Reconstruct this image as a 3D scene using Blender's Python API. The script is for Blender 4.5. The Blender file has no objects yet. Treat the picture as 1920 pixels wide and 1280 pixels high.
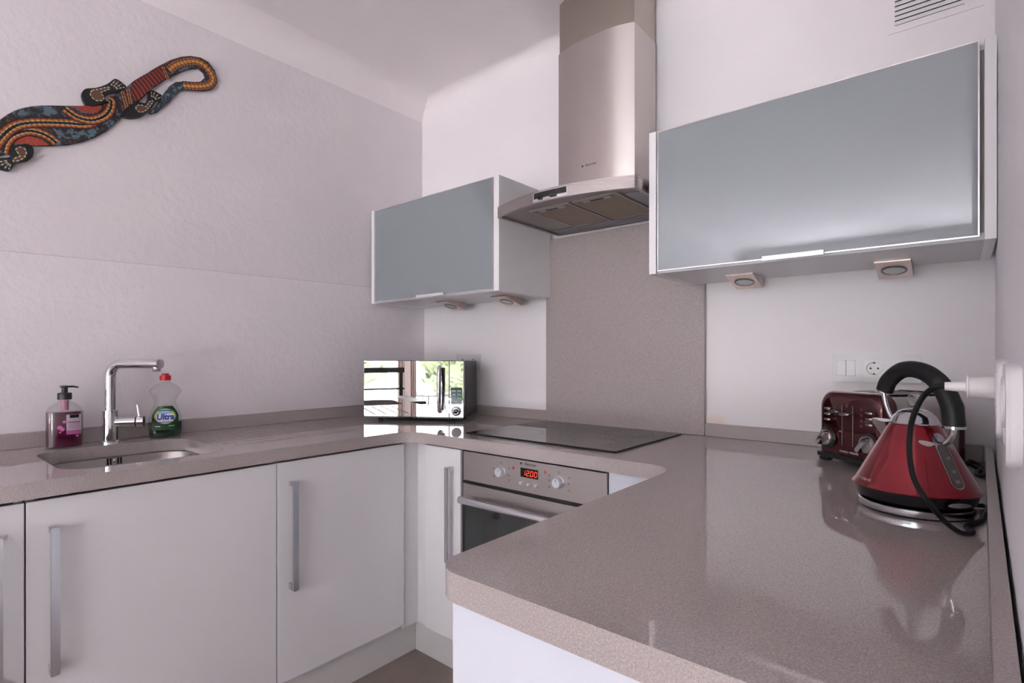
import bpy, bmesh, math, random
from mathutils import Vector, Matrix, geometry
random.seed(7)
PI = math.pi
scene = bpy.context.scene
COL = scene.collection

# ---------------------------------------------------------------- camera
CAM_H = 1.19
FPX = 1005.0
YAW = math.atan(840.0 / FPX)
cam_d = bpy.data.cameras.new('camera')
cam_d.sensor_width = 36.0
cam_d.lens = 36.0 * FPX / 1920.0
cam_d.shift_y = 28.0 / 1920.0
cam_d.clip_start = 0.01
cam = bpy.data.objects.new('camera', cam_d)
COL.objects.link(cam)
cam.location = (0, 0, CAM_H)
cam.rotation_euler = (PI / 2, 0, YAW)
scene.camera = cam

# ---------------------------------------------------------------- daylight
world = bpy.data.worlds.new('daylight')
scene.world = world
world.use_nodes = True
_bg = world.node_tree.nodes['Background']
_bg.inputs['Color'].default_value = (0.97, 0.955, 1.0, 1)
_bg.inputs['Strength'].default_value = 0.72
WIN_Y = -4.4
OPENINGS = [(-2.05, -0.62, 0.04, 2.35), (-0.46, 2.05, 0.04, 2.35)]
for (x0, x1, z0, z1) in OPENINGS:      # guides for the sky light coming in through the glazing
    l = bpy.data.lights.new('sky_portal', 'AREA')
    l.shape = 'RECTANGLE'; l.size = x1 - x0; l.size_y = z1 - z0
    l.cycles.is_portal = True
    o = bpy.data.objects.new('sky_portal', l); COL.objects.link(o)
    o.location = ((x0 + x1) / 2, WIN_Y - 0.16, (z0 + z1) / 2)
    o.rotation_euler = (PI / 2, 0, 0)

sun_d = bpy.data.lights.new('sun', 'SUN')          # high sun from behind the house: lights the terrace, never enters the room
sun_d.energy = 10.0; sun_d.angle = math.radians(0.5); sun_d.color = (1.0, 0.95, 0.985)
sun = bpy.data.objects.new('sun', sun_d); COL.objects.link(sun)
sun.rotation_euler = (math.radians(-12), math.radians(-6), 0)

scene.cycles.max_bounces = 9
scene.cycles.diffuse_bounces = 5
scene.cycles.glossy_bounces = 4
scene.cycles.caustics_reflective = False
scene.cycles.caustics_refractive = False

vs = scene.view_settings
vs.view_transform = 'Standard'
vs.look = 'None'
vs.gamma = 1.0
vs.exposure = 3.47
vs.use_curve_mapping = False

# ---------------------------------------------------------------- materials
MATS = {}
def P(name, col, rough=0.5, metal=0.0, spec=None, coat=0.0, ior=None, emit=None, estr=1.0, alpha=None):
    m = bpy.data.materials.new(name); m.use_nodes = True
    b = m.node_tree.nodes['Principled BSDF']
    b.inputs['Base Color'].default_value = (*col, 1)
    b.inputs['Roughness'].default_value = rough
    b.inputs['Metallic'].default_value = metal
    if spec is not None: b.inputs['Specular IOR Level'].default_value = spec
    if ior is not None: b.inputs['IOR'].default_value = ior
    if coat: b.inputs['Coat Weight'].default_value = coat; b.inputs['Coat Roughness'].default_value = 0.03
    if emit: b.inputs['Emission Color'].default_value = (*emit, 1); b.inputs['Emission Strength'].default_value = estr
    MATS[name] = m
    return m
def nd(m, t, **kw):
    n = m.node_tree.nodes.new(t)
    for k, v in kw.items(): setattr(n, k, v)
    return n
def lk(m, a, b): m.node_tree.links.new(a, b)
def bsdf(m): return m.node_tree.nodes['Principled BSDF']
def coords(m, scale=(1, 1, 1), kind='Object'):
    tc = nd(m, 'ShaderNodeTexCoord'); mp = nd(m, 'ShaderNodeMapping')
    mp.inputs['Scale'].default_value = scale
    lk(m, tc.outputs[kind], mp.inputs['Vector'])
    return mp.outputs['Vector']
def noise(m, vec, scale, detail=3, rough=0.5):
    n = nd(m, 'ShaderNodeTexNoise')
    n.inputs['Scale'].default_value = scale; n.inputs['Detail'].default_value = detail; n.inputs['Roughness'].default_value = rough
    lk(m, vec, n.inputs['Vector'])
    return n.outputs['Fac']
def ramp(m, fac, stops, interp='LINEAR'):
    r = nd(m, 'ShaderNodeValToRGB'); r.color_ramp.interpolation = interp
    el = r.color_ramp.elements
    while len(el) < len(stops): el.new(0.5)
    for e, (p, c) in zip(el, stops): e.position = p; e.color = (*c, 1)
    lk(m, fac, r.inputs['Fac'])
    return r.outputs['Color']
def bump(m, h, strength=0.2, dist=0.01):
    b = nd(m, 'ShaderNodeBump'); b.inputs['Strength'].default_value = strength; b.inputs['Distance'].default_value = dist
    lk(m, h, b.inputs['Height']); lk(m, b.outputs['Normal'], bsdf(m).inputs['Normal'])

def plaster(name, c1, c2, rough=0.75, b=0.25):
    m = P(name, c1, rough)
    v = coords(m)
    lk(m, ramp(m, noise(m, v, 3.0, 5), [(0.35, c1), (0.65, c2)]), bsdf(m).inputs['Base Color'])
    bump(m, noise(m, v, 38.0, 6, 0.6), b, 0.004)
    return m
plaster('plaster_left', (0.745, 0.70, 0.722), (0.775, 0.735, 0.752), 0.8, 0.55)
plaster('plaster_left_low', (0.775, 0.735, 0.765), (0.80, 0.755, 0.785), 0.7, 0.6)
P('shadow_line_brown', (0.62, 0.55, 0.55), 0.9)  # shade above the wall step, put into a colour
plaster('plaster_back', (0.85, 0.81, 0.825), (0.87, 0.83, 0.845), 0.55, 0.15)
def stain(m, px, pz, r, col):
    b = bsdf(m); src = b.inputs['Base Color'].links[0].from_socket
    v = coords(m); mp = v.node; mp.inputs['Location'].default_value = (-px, 0, -pz); mp.inputs['Scale'].default_value = (1, 0, 1.6)
    mp.inputs['Location'].default_value = (-px, 0, -pz * 1.6)
    ln = nd(m, 'ShaderNodeVectorMath', operation='LENGTH'); lk(m, v, ln.inputs[0])
    fac = ramp(m, ln.outputs['Value'], [(0.0, (0.75, 0.75, 0.75)), (r, (0, 0, 0))])
    nz = noise(m, coords(m), 30.0, 4)
    mu = nd(m, 'ShaderNodeMath', operation='MULTIPLY'); lk(m, fac, mu.inputs[0]); lk(m, nz, mu.inputs[1])
    mx = nd(m, 'ShaderNodeMix', data_type='RGBA'); lk(m, mu.outputs[0], mx.inputs['Factor']); lk(m, src, mx.inputs[6]); mx.inputs[7].default_value = (*col, 1)
    lk(m, mx.outputs[2], b.inputs['Base Color'])
stain(MATS['plaster_back'], -0.68, 0.955, 0.05, (0.80, 0.48, 0.22))
plaster('plaster_ceiling', (0.84, 0.79, 0.80), (0.86, 0.81, 0.82), 0.85, 0.25)
plaster('plaster_right', (0.84, 0.83, 0.86), (0.86, 0.85, 0.88), 0.7, 0.2)
plaster('plaster_room', (0.84, 0.81, 0.81), (0.86, 0.83, 0.83), 0.8, 0.1)

def quartz(name, rough):
    m = P(name, (0.3, 0.26, 0.25), rough, coat=0.0, ior=1.78 if rough < 0.1 else 1.5)
    v = coords(m)
    n1 = noise(m, v, 420.0, 2, 0.6)
    base = ramp(m, n1, [(0.25, (0.30, 0.257, 0.249)), (0.45, (0.385, 0.335, 0.328)), (0.55, (0.42, 0.365, 0.358)), (0.78, (0.55, 0.49, 0.485))])
    vo = nd(m, 'ShaderNodeTexVoronoi'); vo.inputs['Scale'].default_value = 260.0
    lk(m, v, vo.inputs['Vector'])
    sp = ramp(m, vo.outputs['Distance'], [(0.05, (1, 1, 1)), (0.16, (0, 0, 0))])
    cellr = nd(m, 'ShaderNodeSeparateColor'); lk(m, vo.outputs['Color'], cellr.inputs[0])
    gt = nd(m, 'ShaderNodeMath', operation='GREATER_THAN'); gt.inputs[1].default_value = 0.9
    lk(m, cellr.outputs[0], gt.inputs[0])
    mu = nd(m, 'ShaderNodeMath', operation='MULTIPLY'); lk(m, sp, mu.inputs[0]); lk(m, gt.outputs[0], mu.inputs[1])
    mx = nd(m, 'ShaderNodeMix', data_type='RGBA')
    lk(m, mu.outputs[0], mx.inputs['Factor']); lk(m, base, mx.inputs[6]); mx.inputs[7].default_value = (0.6, 0.57, 0.55, 1)
    lk(m, mx.outputs[2], bsdf(m).inputs['Base Color'])
    return m
quartz('quartz', 0.012)
quartz('quartz_honed', 0.28)

def steel(name, col, rough, axis=(1, 1, 200), b=0.03, aniso=0.0):
    m = P(name, col, rough, 1.0)
    v = coords(m, axis)
    f = noise(m, v, 6.0, 3)
    mr = nd(m, 'ShaderNodeMapRange'); mr.inputs['To Min'].default_value = rough * 0.8; mr.inputs['To Max'].default_value = rough * 1.25
    lk(m, f, mr.inputs['Value']); lk(m, mr.outputs['Result'], bsdf(m).inputs['Roughness'])
    bump(m, f, b, 0.001)
    if aniso:
        bsdf(m).inputs['Anisotropic'].default_value = abs(aniso)
        bsdf(m).inputs['Anisotropic Rotation'].default_value = 0.25 if aniso < 0 else 0.0
        tg = nd(m, 'ShaderNodeTangent', direction_type='RADIAL', axis='Z'); lk(m, tg.outputs[0], bsdf(m).inputs['Tangent'])
    return m
steel('steel_hood', (0.62, 0.56, 0.54), 0.34, aniso=-0.85)
steel('steel_canopy', (0.46, 0.415, 0.405), 0.28, (1, 1, 200))
steel('steel_flue_upper', (0.50, 0.44, 0.38), 0.34)
steel('steel_oven', (0.46, 0.42, 0.41), 0.36, (1, 200, 200))
steel('steel_sink', (0.36, 0.335, 0.32), 0.30, (60, 1, 60))
steel('steel_handle', (0.70, 0.71, 0.74), 0.16, (200, 200, 1))
steel('steel_nickel', (0.62, 0.52, 0.47), 0.35, (200, 1, 1))
steel('steel_toaster', (0.62, 0.58, 0.54), 0.30, (1, 1, 160))
P('chrome', (0.68, 0.68, 0.70), 0.05, 1.0)
P('mirror_front', (0.86, 0.85, 0.86), 0.012, 1.0)
P('white_gloss', (0.775, 0.76, 0.78), 0.16)
P('white_edge', (0.84, 0.83, 0.84), 0.3)
P('cabinet_side', (0.72, 0.70, 0.71), 0.35)
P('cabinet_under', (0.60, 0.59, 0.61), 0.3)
P('plinth_grey', (0.66, 0.64, 0.64), 0.3)
P('panel_bluewhite', (0.66, 0.675, 0.745), 0.25)
P('cabinet_glass', (0.30, 0.335, 0.365), 0.035, metal=0.25, ior=1.9)
P('aluminium_edge', (0.88, 0.88, 0.89), 0.22, 1.0)
P('aluminium_lip', (0.85, 0.84, 0.85), 0.35, 0.6)
P('black_plastic', (0.012, 0.012, 0.013), 0.35)
P('black_gloss', (0.010, 0.010, 0.011), 0.08)
P('black_rubber', (0.008, 0.008, 0.009), 0.42, spec=0.35)
P('hob_glass', (0.009, 0.0085, 0.0085), 0.03, ior=1.5)
P('hob_mark', (0.06, 0.055, 0.055), 0.12)
P('gap_taupe', (0.35, 0.31, 0.31), 0.7)
P('gap_dark', (0.02, 0.017, 0.015), 0.8)
P('plastic_white', (0.80, 0.79, 0.80), 0.28)
P('plastic_cream', (0.80, 0.78, 0.77), 0.35)
P('plastic_grey_white', (0.74, 0.73, 0.74), 0.3)
P('socket_dark', (0.03, 0.03, 0.03), 0.6)
P('knob_silver', (0.70, 0.71, 0.75), 0.3, 0.4)
P('print_dark', (0.05, 0.045, 0.045), 0.5)
P('print_silver', (0.55, 0.52, 0.52), 0.4)
P('indicator_red', (0.45, 0.02, 0.01), 0.3)
P('indicator_orange', (0.60, 0.12, 0.02), 0.3)
P('display_black', (0.015, 0.006, 0.006), 0.1)
P('digit_red', (0.8, 0.05, 0.02), 0.4, emit=(1.0, 0.07, 0.02), estr=0.10)
P('red_enamel', (0.28, 0.006, 0.016), 0.24, 0.8, coat=1.0)
P('red_enamel_toaster', (0.075, 0.002, 0.005), 0.13, 0.6, coat=1.0)
P('gauge_smoke', (0.10, 0.085, 0.08), 0.12)
P('worn_silver', (0.42, 0.38, 0.37), 0.4, 0.3)
P('lens_glass', (0.55, 0.58, 0.58), 0.15)
P('lens_ring', (0.20, 0.18, 0.17), 0.3, 0.8)
P('filter_mesh', (0.33, 0.27, 0.21), 0.55, 0.5)
P('filter_frame', (0.50, 0.46, 0.45), 0.35, 0.8)
P('hood_under', (0.30, 0.27, 0.26), 0.3, 0.9)
P('hood_blue', (0.28, 0.29, 0.33), 0.35, 0.7)
P('liquid_pink', (0.085, 0.003, 0.028), 0.12, coat=0.6)
P('liquid_green', (0.002, 0.022, 0.009), 0.1, coat=0.6)
P('label_lilac', (0.50, 0.40, 0.48), 0.5)
P('label_pink', (0.42, 0.10, 0.26), 0.5)
P('bubble_pink', (0.62, 0.14, 0.36), 0.35)
P('tube_pink', (0.55, 0.22, 0.36), 0.3)
P('label_green', (0.006, 0.055, 0.014), 0.35)
P('label_lime', (0.38, 0.50, 0.04), 0.4)
P('label_white', (0.80, 0.84, 0.90), 0.4)
P('label_blue', (0.02, 0.07, 0.40), 0.4)
P('label_cyan', (0.10, 0.45, 0.70), 0.4)
P('cap_red', (0.55, 0.008, 0.02), 0.3)
P('button_blue', (0.20, 0.34, 0.38), 0.4)
P('microwave_case', (0.022, 0.022, 0.024), 0.32)
P('oven_cavity', (0.09, 0.12, 0.125), 0.5)
P('oven_lamp', (0.60, 0.66, 0.66), 0.2)
P('window_frame_white', (0.75, 0.73, 0.71), 0.4)
P('table_black', (0.012, 0.011, 0.011), 0.35)
P('terrace_stone', (0.70, 0.68, 0.69), 0.8)
P('curtain_linen', (0.60, 0.52, 0.45), 0.9)

def floor_mat():
    m = P('floor_concrete', (0.2, 0.16, 0.14), 0.35)
    v = coords(m)
    lk(m, ramp(m, noise(m, v, 4.0, 6, 0.6), [(0.3, (0.22, 0.175, 0.155)), (0.7, (0.31, 0.255, 0.23))]), bsdf(m).inputs['Base Color'])
floor_mat()
def clear(name, tint, gloss=0.10, edge=0.5):
    m = bpy.data.materials.new(name); m.use_nodes = True
    nt = m.node_tree; nt.nodes.clear()
    out = nd(m, 'ShaderNodeOutputMaterial'); mix = nd(m, 'ShaderNodeMixShader')
    tr = nd(m, 'ShaderNodeBsdfTransparent'); tr.inputs['Color'].default_value = (*tint, 1)
    gl = nd(m, 'ShaderNodeBsdfGlossy'); gl.inputs['Roughness'].default_value = 0.03
    lw = nd(m, 'ShaderNodeLayerWeight'); lw.inputs['Blend'].default_value = 0.25
    ma = nd(m, 'ShaderNodeMath', operation='MULTIPLY_ADD'); ma.inputs[1].default_value = edge; ma.inputs[2].default_value = gloss
    lk(m, lw.outputs['Facing'], ma.inputs[0]); lk(m, ma.outputs[0], mix.inputs['Fac'])
    lk(m, tr.outputs[0], mix.inputs[1]); lk(m, gl.outputs[0], mix.inputs[2]); lk(m, mix.outputs[0], out.inputs['Surface'])
    MATS[name] = m
clear('clear_plastic', (0.95, 0.95, 0.95), 0.015, 0.42)
clear('window_glass', (0.95, 0.97, 0.97), 0.03)
clear('oven_glass', (0.42, 0.50, 0.51), 0.06)

def dashes(name, col, dark=0.55, freq=420.0):
    """painted colour broken into fine brush dots along a band (uses the band's own length coordinate)"""
    m = P(name, col, 0.5)
    uv = nd(m, 'ShaderNodeUVMap'); sx = nd(m, 'ShaderNodeSeparateXYZ'); lk(m, uv.outputs[0], sx.inputs[0])
    mu = nd(m, 'ShaderNodeMath', operation='MULTIPLY'); mu.inputs[1].default_value = freq; lk(m, sx.outputs[0], mu.inputs[0])
    sn = nd(m, 'ShaderNodeMath', operation='SINE'); lk(m, mu.outputs[0], sn.inputs[0])
    c2 = tuple(c * dark for c in col)
    ad = nd(m, 'ShaderNodeMath', operation='MULTIPLY_ADD'); ad.inputs[1].default_value = 0.5; ad.inputs[2].default_value = 0.5; lk(m, sn.outputs[0], ad.inputs[0])
    lk(m, ramp(m, ad.outputs[0], [(0.2, c2), (0.5, col)]), bsdf(m).inputs['Base Color'])
P('paint_black', (0.008, 0.008, 0.010), 0.4)
dashes('paint_maroon', (0.10, 0.012, 0.012))
dashes('paint_orange', (0.42, 0.085, 0.018))
dashes('paint_yellow', (0.62, 0.32, 0.06))
dashes('paint_cream', (0.55, 0.48, 0.34), 0.15, 500.0)
P('paint_brown', (0.13, 0.055, 0.025), 0.55)
def splotch(name, a, b, c, sc):
    m = P(name, a, 0.5); v = coords(m)
    lk(m, ramp(m, noise(m, v, sc, 4, 0.7), [(0.40, a), (0.47, b), (0.55, b), (0.60, c)]), bsdf(m).inputs['Base Color'])
splotch('paint_blue_brown', (0.10, 0.15, 0.19), (0.015, 0.016, 0.02), (0.115, 0.05, 0.03), 24.0)
splotch('paint_tail_tip', (0.16, 0.24, 0.32), (0.03, 0.05, 0.06), (0.012, 0.014, 0.02), 60.0)
def rings(name):
    m = P(name, (0.2, 0.02, 0.02), 0.5); v = coords(m)
    w = nd(m, 'ShaderNodeTexWave', wave_type='RINGS'); w.inputs['Scale'].default_value = 22.0; w.inputs['Distortion'].default_value = 1.0
    mp = v.node; mp.inputs['Location'].default_value = (0, 0.0, -0.05)
    lk(m, v, w.inputs['Vector'])
    lk(m, ramp(m, w.outputs['Fac'], [(0.35, (0.05, 0.012, 0.014)), (0.65, (0.30, 0.035, 0.022))]), bsdf(m).inputs['Base Color'])
rings('paint_red_rings')
splotch('paint_red', (0.40, 0.06, 0.03), (0.30, 0.04, 0.02), (0.36, 0.05, 0.03), 80.0)
def leafy():
    m = P('hedge_green', (0.06, 0.16, 0.03), 0.6); v = coords(m)
    lk(m, ramp(m, noise(m, v, 9.0, 5, 0.7), [(0.3, (0.015, 0.03, 0.008)), (0.7, (0.07, 0.085, 0.03))]), bsdf(m).inputs['Base Color'])
leafy()

# ---------------------------------------------------------------- geometry helpers
def finish(bm, name, mats, parent=None, angle=38, smooth=True, loc=None, rotz=None):
    bmesh.ops.recalc_face_normals(bm, faces=bm.faces)
    lim = math.radians(angle)
    flat = bm.faces.layers.int.get('flat')
    for f in bm.faces: f.smooth = smooth and not (flat and f[flat])
    for e in bm.edges:
        if len(e.link_faces) == 2: e.smooth = e.calc_face_angle(0) < lim
    me = bpy.data.meshes.new(name); bm.to_mesh(me); bm.free()
    return link(me, name, mats, parent, loc, rotz)
def link(me, name, mats, parent=None, loc=None, rotz=None):
    if isinstance(mats, str): mats = [mats]
    if not me.materials:
        for m in mats: me.materials.append(MATS[m])
    o = bpy.data.objects.new(name, me); COL.objects.link(o)
    if parent: o.parent = parent
    if loc: o.location = loc
    if rotz: o.rotation_euler = (0, 0, rotz)
    return o
def tag(o, label, cat=None, group=None, kind=None):
    o['label'] = label
    if cat: o['category'] = cat
    if group: o['group'] = group
    if kind: o['kind'] = kind
    return o
def thing(name, label, cat, loc=(0, 0, 0), rotz=0.0, group=None):
    o = bpy.data.objects.new(name, None); COL.objects.link(o)
    o.empty_display_size = 0.05
    o.location = loc; o.rotation_euler = (0, 0, rotz)
    return tag(o, label, cat, group)
def bx(bm, x0, x1, y0, y1, z0, z1, bev=0.0, seg=2, mi=0):
    flat = bm.faces.layers.int.get('flat') or bm.faces.layers.int.new('flat')
    old = set(bm.faces)
    r = bmesh.ops.create_cube(bm, size=1.0)
    vs_ = r['verts']
    for v in vs_:
        v.co = Vector(((x0 + x1) / 2 + v.co.x * (x1 - x0), (y0 + y1) / 2 + v.co.y * (y1 - y0), (z0 + z1) / 2 + v.co.z * (z1 - z0)))
    fs = list({f for v in vs_ for f in v.link_faces})
    for f in fs: f.material_index = mi
    if bev > 0:
        es = list({e for v in vs_ for e in v.link_edges})
        r2 = bmesh.ops.bevel(bm, geom=es, offset=bev, segments=seg, affect='EDGES', profile=0.5)
        for f in r2['faces']: f.material_index = mi
        new = set(r2['faces'])
        for f in bm.faces:
            if f not in old and f not in new: f[flat] = 1
    return bm
def box(name, mat, parent, x0, x1, y0, y1, z0, z1, bev=0.0, seg=2):
    return finish(bx(bmesh.new(), x0, x1, y0, y1, z0, z1, bev, seg), name, mat, parent)
def loft(bm, loops, cap0=True, cap1=True, closed=True, mi=0):
    rows = [[bm.verts.new(p) for p in l] for l in loops]
    n = len(rows[0])
    for a, b in zip(rows, rows[1:]):
        for i in range(n if closed else n - 1):
            j = (i + 1) % n
            f = bm.faces.new((a[i], a[j], b[j], b[i])); f.material_index = mi
    if cap0: bm.faces.new(rows[0]).material_index = mi
    if cap1: bm.faces.new(rows[-1]).material_index = mi
    return bm
def lathe(bm, prof, n=40, cx=0, cy=0, cz=0, axis='z', mi=0, cap0=True, cap1=True):
    loops = []
    for r, h in prof:
        l = []
        for i in range(n):
            a = 2 * PI * i / n; c, s = r * math.cos(a), r * math.sin(a)
            l.append({'z': (cx + c, cy + s, cz + h), 'y': (cx + c, cy + h, cz + s), 'x': (cx + h, cy + c, cz + s)}[axis])
        loops.append(l)
    return loft(bm, loops, cap0, cap1, True, mi)
def tube(bm, pts, r, n=12, mi=0, caps=True, flat=1.0):
    pts = [Vector(p) for p in pts]
    rs = r if isinstance(r, (list, tuple)) else [r] * len(pts)
    up = None; loops = []
    for i, p in enumerate(pts):
        t = (pts[min(i + 1, len(pts) - 1)] - pts[max(i - 1, 0)]).normalized()
        if up is None:
            up = Vector((0, 0, 1)) if abs(t.z) < 0.9 else Vector((1, 0, 0))
        s = t.cross(up).normalized(); up = s.cross(t).normalized()
        loops.append([p + (s * math.cos(2 * PI * k / n) + up * (math.sin(2 * PI * k / n) * flat)) * rs[i] for k in range(n)])
    return loft(bm, loops, caps, caps, True, mi)
def spline(pts, n=8):
    """Catmull-Rom through points"""
    P_ = [Vector(p) for p in pts]; P_ = [2 * P_[0] - P_[1]] + P_ + [2 * P_[-1] - P_[-2]]
    out = []
    for i in range(1, len(P_) - 2):
        a, b, c, d = P_[i - 1:i + 3]
        for k in range(n):
            t = k / n
            out.append(0.5 * (2 * b + (c - a) * t + (2 * a - 5 * b + 4 * c - d) * t * t + (3 * b - a - 3 * c + d) * t ** 3))
    out.append(P_[-2])
    return out
def rounded(pts, rad, n=8):
    """round the corners of a 2D polygon; rad is a radius or one per corner"""
    out = []; m = len(pts)
    for i in range(m):
        r = rad[i] if isinstance(rad, (list, tuple)) else rad
        p = Vector(pts[i]); a = Vector(pts[i - 1]); b = Vector(pts[(i + 1) % m])
        if r <= 0: out.append((p.x, p.y)); continue
        u = (a - p).normalized(); v = (b - p).normalized()
        th = math.acos(max(-1, min(1, u.dot(v)))); d = r / math.tan(th / 2)
        c = p + (u + v).normalized() * (r / math.sin(th / 2))
        s = p + u * d; e = p + v * d
        a0 = math.atan2(s.y - c.y, s.x - c.x); a1 = math.atan2(e.y - c.y, e.x - c.x)
        da = (a1 - a0 + PI) % (2 * PI) - PI
        for k in range(n + 1):
            t = a0 + da * k / n; out.append((c.x + r * math.cos(t), c.y + r * math.sin(t)))
    return out
def prism(bm, outer, h0, h1, fn=None, holes=(), mi=0):
    """extrude a 2D outline (with holes); fn maps (a, b, h) to a 3D point"""
    fn = fn or (lambda a, b, h: (a, b, h))
    polys = [list(outer)] + [list(h) for h in holes]
    flat = [p for pl in polys for p in pl]
    tris = geometry.tessellate_polygon([[Vector((p[0], p[1], 0)) for p in pl] for pl in polys])
    lo = [bm.verts.new(fn(p[0], p[1], h0)) for p in flat]; hi = [bm.verts.new(fn(p[0], p[1], h1)) for p in flat]
    for t in tris:
        for vv in (lo, hi):
            try: bm.faces.new([vv[i] for i in t]).material_index = mi
            except ValueError: pass
    k = 0
    for pl in polys:
        n = len(pl)
        for i in range(n):
            j = (i + 1) % n
            bm.faces.new((lo[k + i], lo[k + j], hi[k + j], hi[k + i])).material_index = mi
        k += n
    return bm
def text(name, body, size, mat, parent, fn, ext=0.0003, bold=False, align='CENTER', sx=1.0, shear=0.0):
    """lettering as thin raised print; fn maps (x, y, h) of the flat text to 3D"""
    c = bpy.data.curves.new('lettering', 'FONT'); c.body = body; c.size = size; c.align_x = align; c.align_y = 'CENTER'
    c.extrude = 0.0; c.resolution_u = 3; c.shear = shear
    if bold: c.offset = size * (0.018 if bold is True else bold)
    o = bpy.data.objects.new('lettering', c); COL.objects.link(o)
    dg = bpy.context.evaluated_depsgraph_get()
    me = bpy.data.meshes.new_from_object(o.evaluated_get(dg))
    bpy.data.objects.remove(o); bpy.data.curves.remove(c)
    for v in me.vertices: v.co = Vector(fn(v.co.x * sx, v.co.y, ext))
    me.materials.clear(); me.materials.append(MATS[mat]); me.name = name
    ob = bpy.data.objects.new(name, me); COL.objects.link(ob); ob.parent = parent
    return ob
def struct(o, label=None):
    o['kind'] = 'structure'
    if label: o['label'] = label
    return o

def rebase(t):
    """parts were drawn at their place in the room: make them local to their thing"""
    inv = t.matrix_basis.inverted()
    def rec(o):
        for c in list(o.children):
            if c.type == 'MESH': c.data.transform(inv)
            rec(c)
    bpy.context.view_layer.update()
    inv = t.matrix_world.inverted()
    rec(t)
    return t
def children_of(o): return [c for c in COL.objects if c.parent == o]

# ================================================================ the setting
CEIL = 2.60
FLOOR_X0, FLOOR_X1, FLOOR_Y0, FLOOR_Y1 = -2.42, 2.42, -4.55, 2.10
bm = bx(bmesh.new(), FLOOR_X0, FLOOR_X1, FLOOR_Y0, FLOOR_Y1, -0.10, 0.0)
struct(finish(bm, 'floor', 'floor_concrete'), 'brown polished concrete floor')
bm = bx(bmesh.new(), FLOOR_X0, FLOOR_X1, FLOOR_Y0, FLOOR_Y1, CEIL, CEIL + 0.1)
struct(finish(bm, 'ceiling', 'plaster_ceiling'), 'plain plastered ceiling')
# soft coves where the ceiling runs into the walls
def cove(name, r, fn, mat, l0, l1):
    arc = [(0, 0)] + [(r - r * math.sin(t), r - r * math.cos(t)) for t in [i * PI / 2 / 10 for i in range(11)]]
    bm = bmesh.new(); prism(bm, arc, l0, l1, fn)
    return struct(finish(bm, name, mat, angle=60))
cove('trim_1', 0.11, lambda a, b, h: (-2.298 + a, h, CEIL - b), 'plaster_ceiling', -4.4, 1.97)
cove('trim_2', 0.05, lambda a, b, h: (h, 1.97 - a, CEIL - b), 'plaster_ceiling', -2.298, 0.08)

bm = bx(bmesh.new(), -2.42, -2.298, -4.55, 2.10, 1.50, CEIL)
lowline = [(2.10, 1.541), (1.60, 1.538), (0.78, 1.528), (0.26, 1.517), (-4.55, 1.50)]
prism(bm, [(-4.55, 0.0), (2.10, 0.0)] + lowline, -2.40, -2.281, lambda a, b, h: (h, a, b), mi=1)
wl = struct(finish(bm, 'wall_left', ['plaster_left', 'plaster_left_low']), 'rough plastered side wall, lower half slightly thicker')
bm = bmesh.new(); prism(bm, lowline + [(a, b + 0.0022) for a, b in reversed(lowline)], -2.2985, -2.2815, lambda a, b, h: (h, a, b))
finish(bm, 'shadow_line', 'shadow_line_brown', wl)  # thin strip painting the shadow line along the step in the wall
bm = bx(bmesh.new(), -2.42, 0.2, 1.97, 2.10, 0.0, CEIL)
struct(finish(bm, 'wall_back', 'plaster_back'), 'smooth white wall behind the cooker')
bm = bmesh.new()
prism(bm, [(0.0365, 0.45), (2.42, 0.45), (2.42, 2.10), (0.0765, 2.10)], 0.0, CEIL)
struct(finish(bm, 'wall_right', 'plaster_right'), 'grey-white return wall beside the worktop')
bm = bx(bmesh.new(), 2.30, 2.42, -4.55, 0.45, 0.0, CEIL)
struct(finish(bm, 'wall_side', 'plaster_room'))
# wall with the glazing behind the photographer
bm = bmesh.new()
prism(bm, [(-2.42, 0.0), (2.42, 0.0), (2.42, CEIL), (-2.42, CEIL)], WIN_Y - 0.12, WIN_Y, lambda a, b, h: (a, h, b),
      holes=[[(x0, z0), (x0, z1), (x1, z1), (x1, z0)] for (x0, x1, z0, z1) in OPENINGS])
struct(finish(bm, 'wall_front', 'plaster_room'))
for i, (x0, x1, z0, z1) in enumerate(OPENINGS):
    bm = bmesh.new(); w = 0.05; y0, y1 = WIN_Y - 0.09, WIN_Y - 0.04
    xm = (x0 + x1) / 2
    for a, b, c, d in ((x0, x0 + w, z0, z1), (x1 - w, x1, z0, z1), (x0 + w, x1 - w, z0, z0 + w), (x0 + w, x1 - w, z1 - w, z1), (xm - w * 0.7, xm + w * 0.7, z0 + w, z1 - w)):
        bx(bm, a, b, y0, y1, c, d)
    o = struct(finish(bm, 'window_%d' % (i + 1), 'window_frame_white'))
    for a, b in ((x0 + w, xm - w * 0.7), (xm + w * 0.7, x1 - w)):
        box('pane', 'window_glass', o, a, b, WIN_Y - 0.07, WIN_Y - 0.065, z0 + w, z1 - w)
bm = bx(bmesh.new(), -7, 7, -12, WIN_Y - 0.15, -0.12, -0.02)
struct(finish(bm, 'terrace', 'terrace_stone'))

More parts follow.
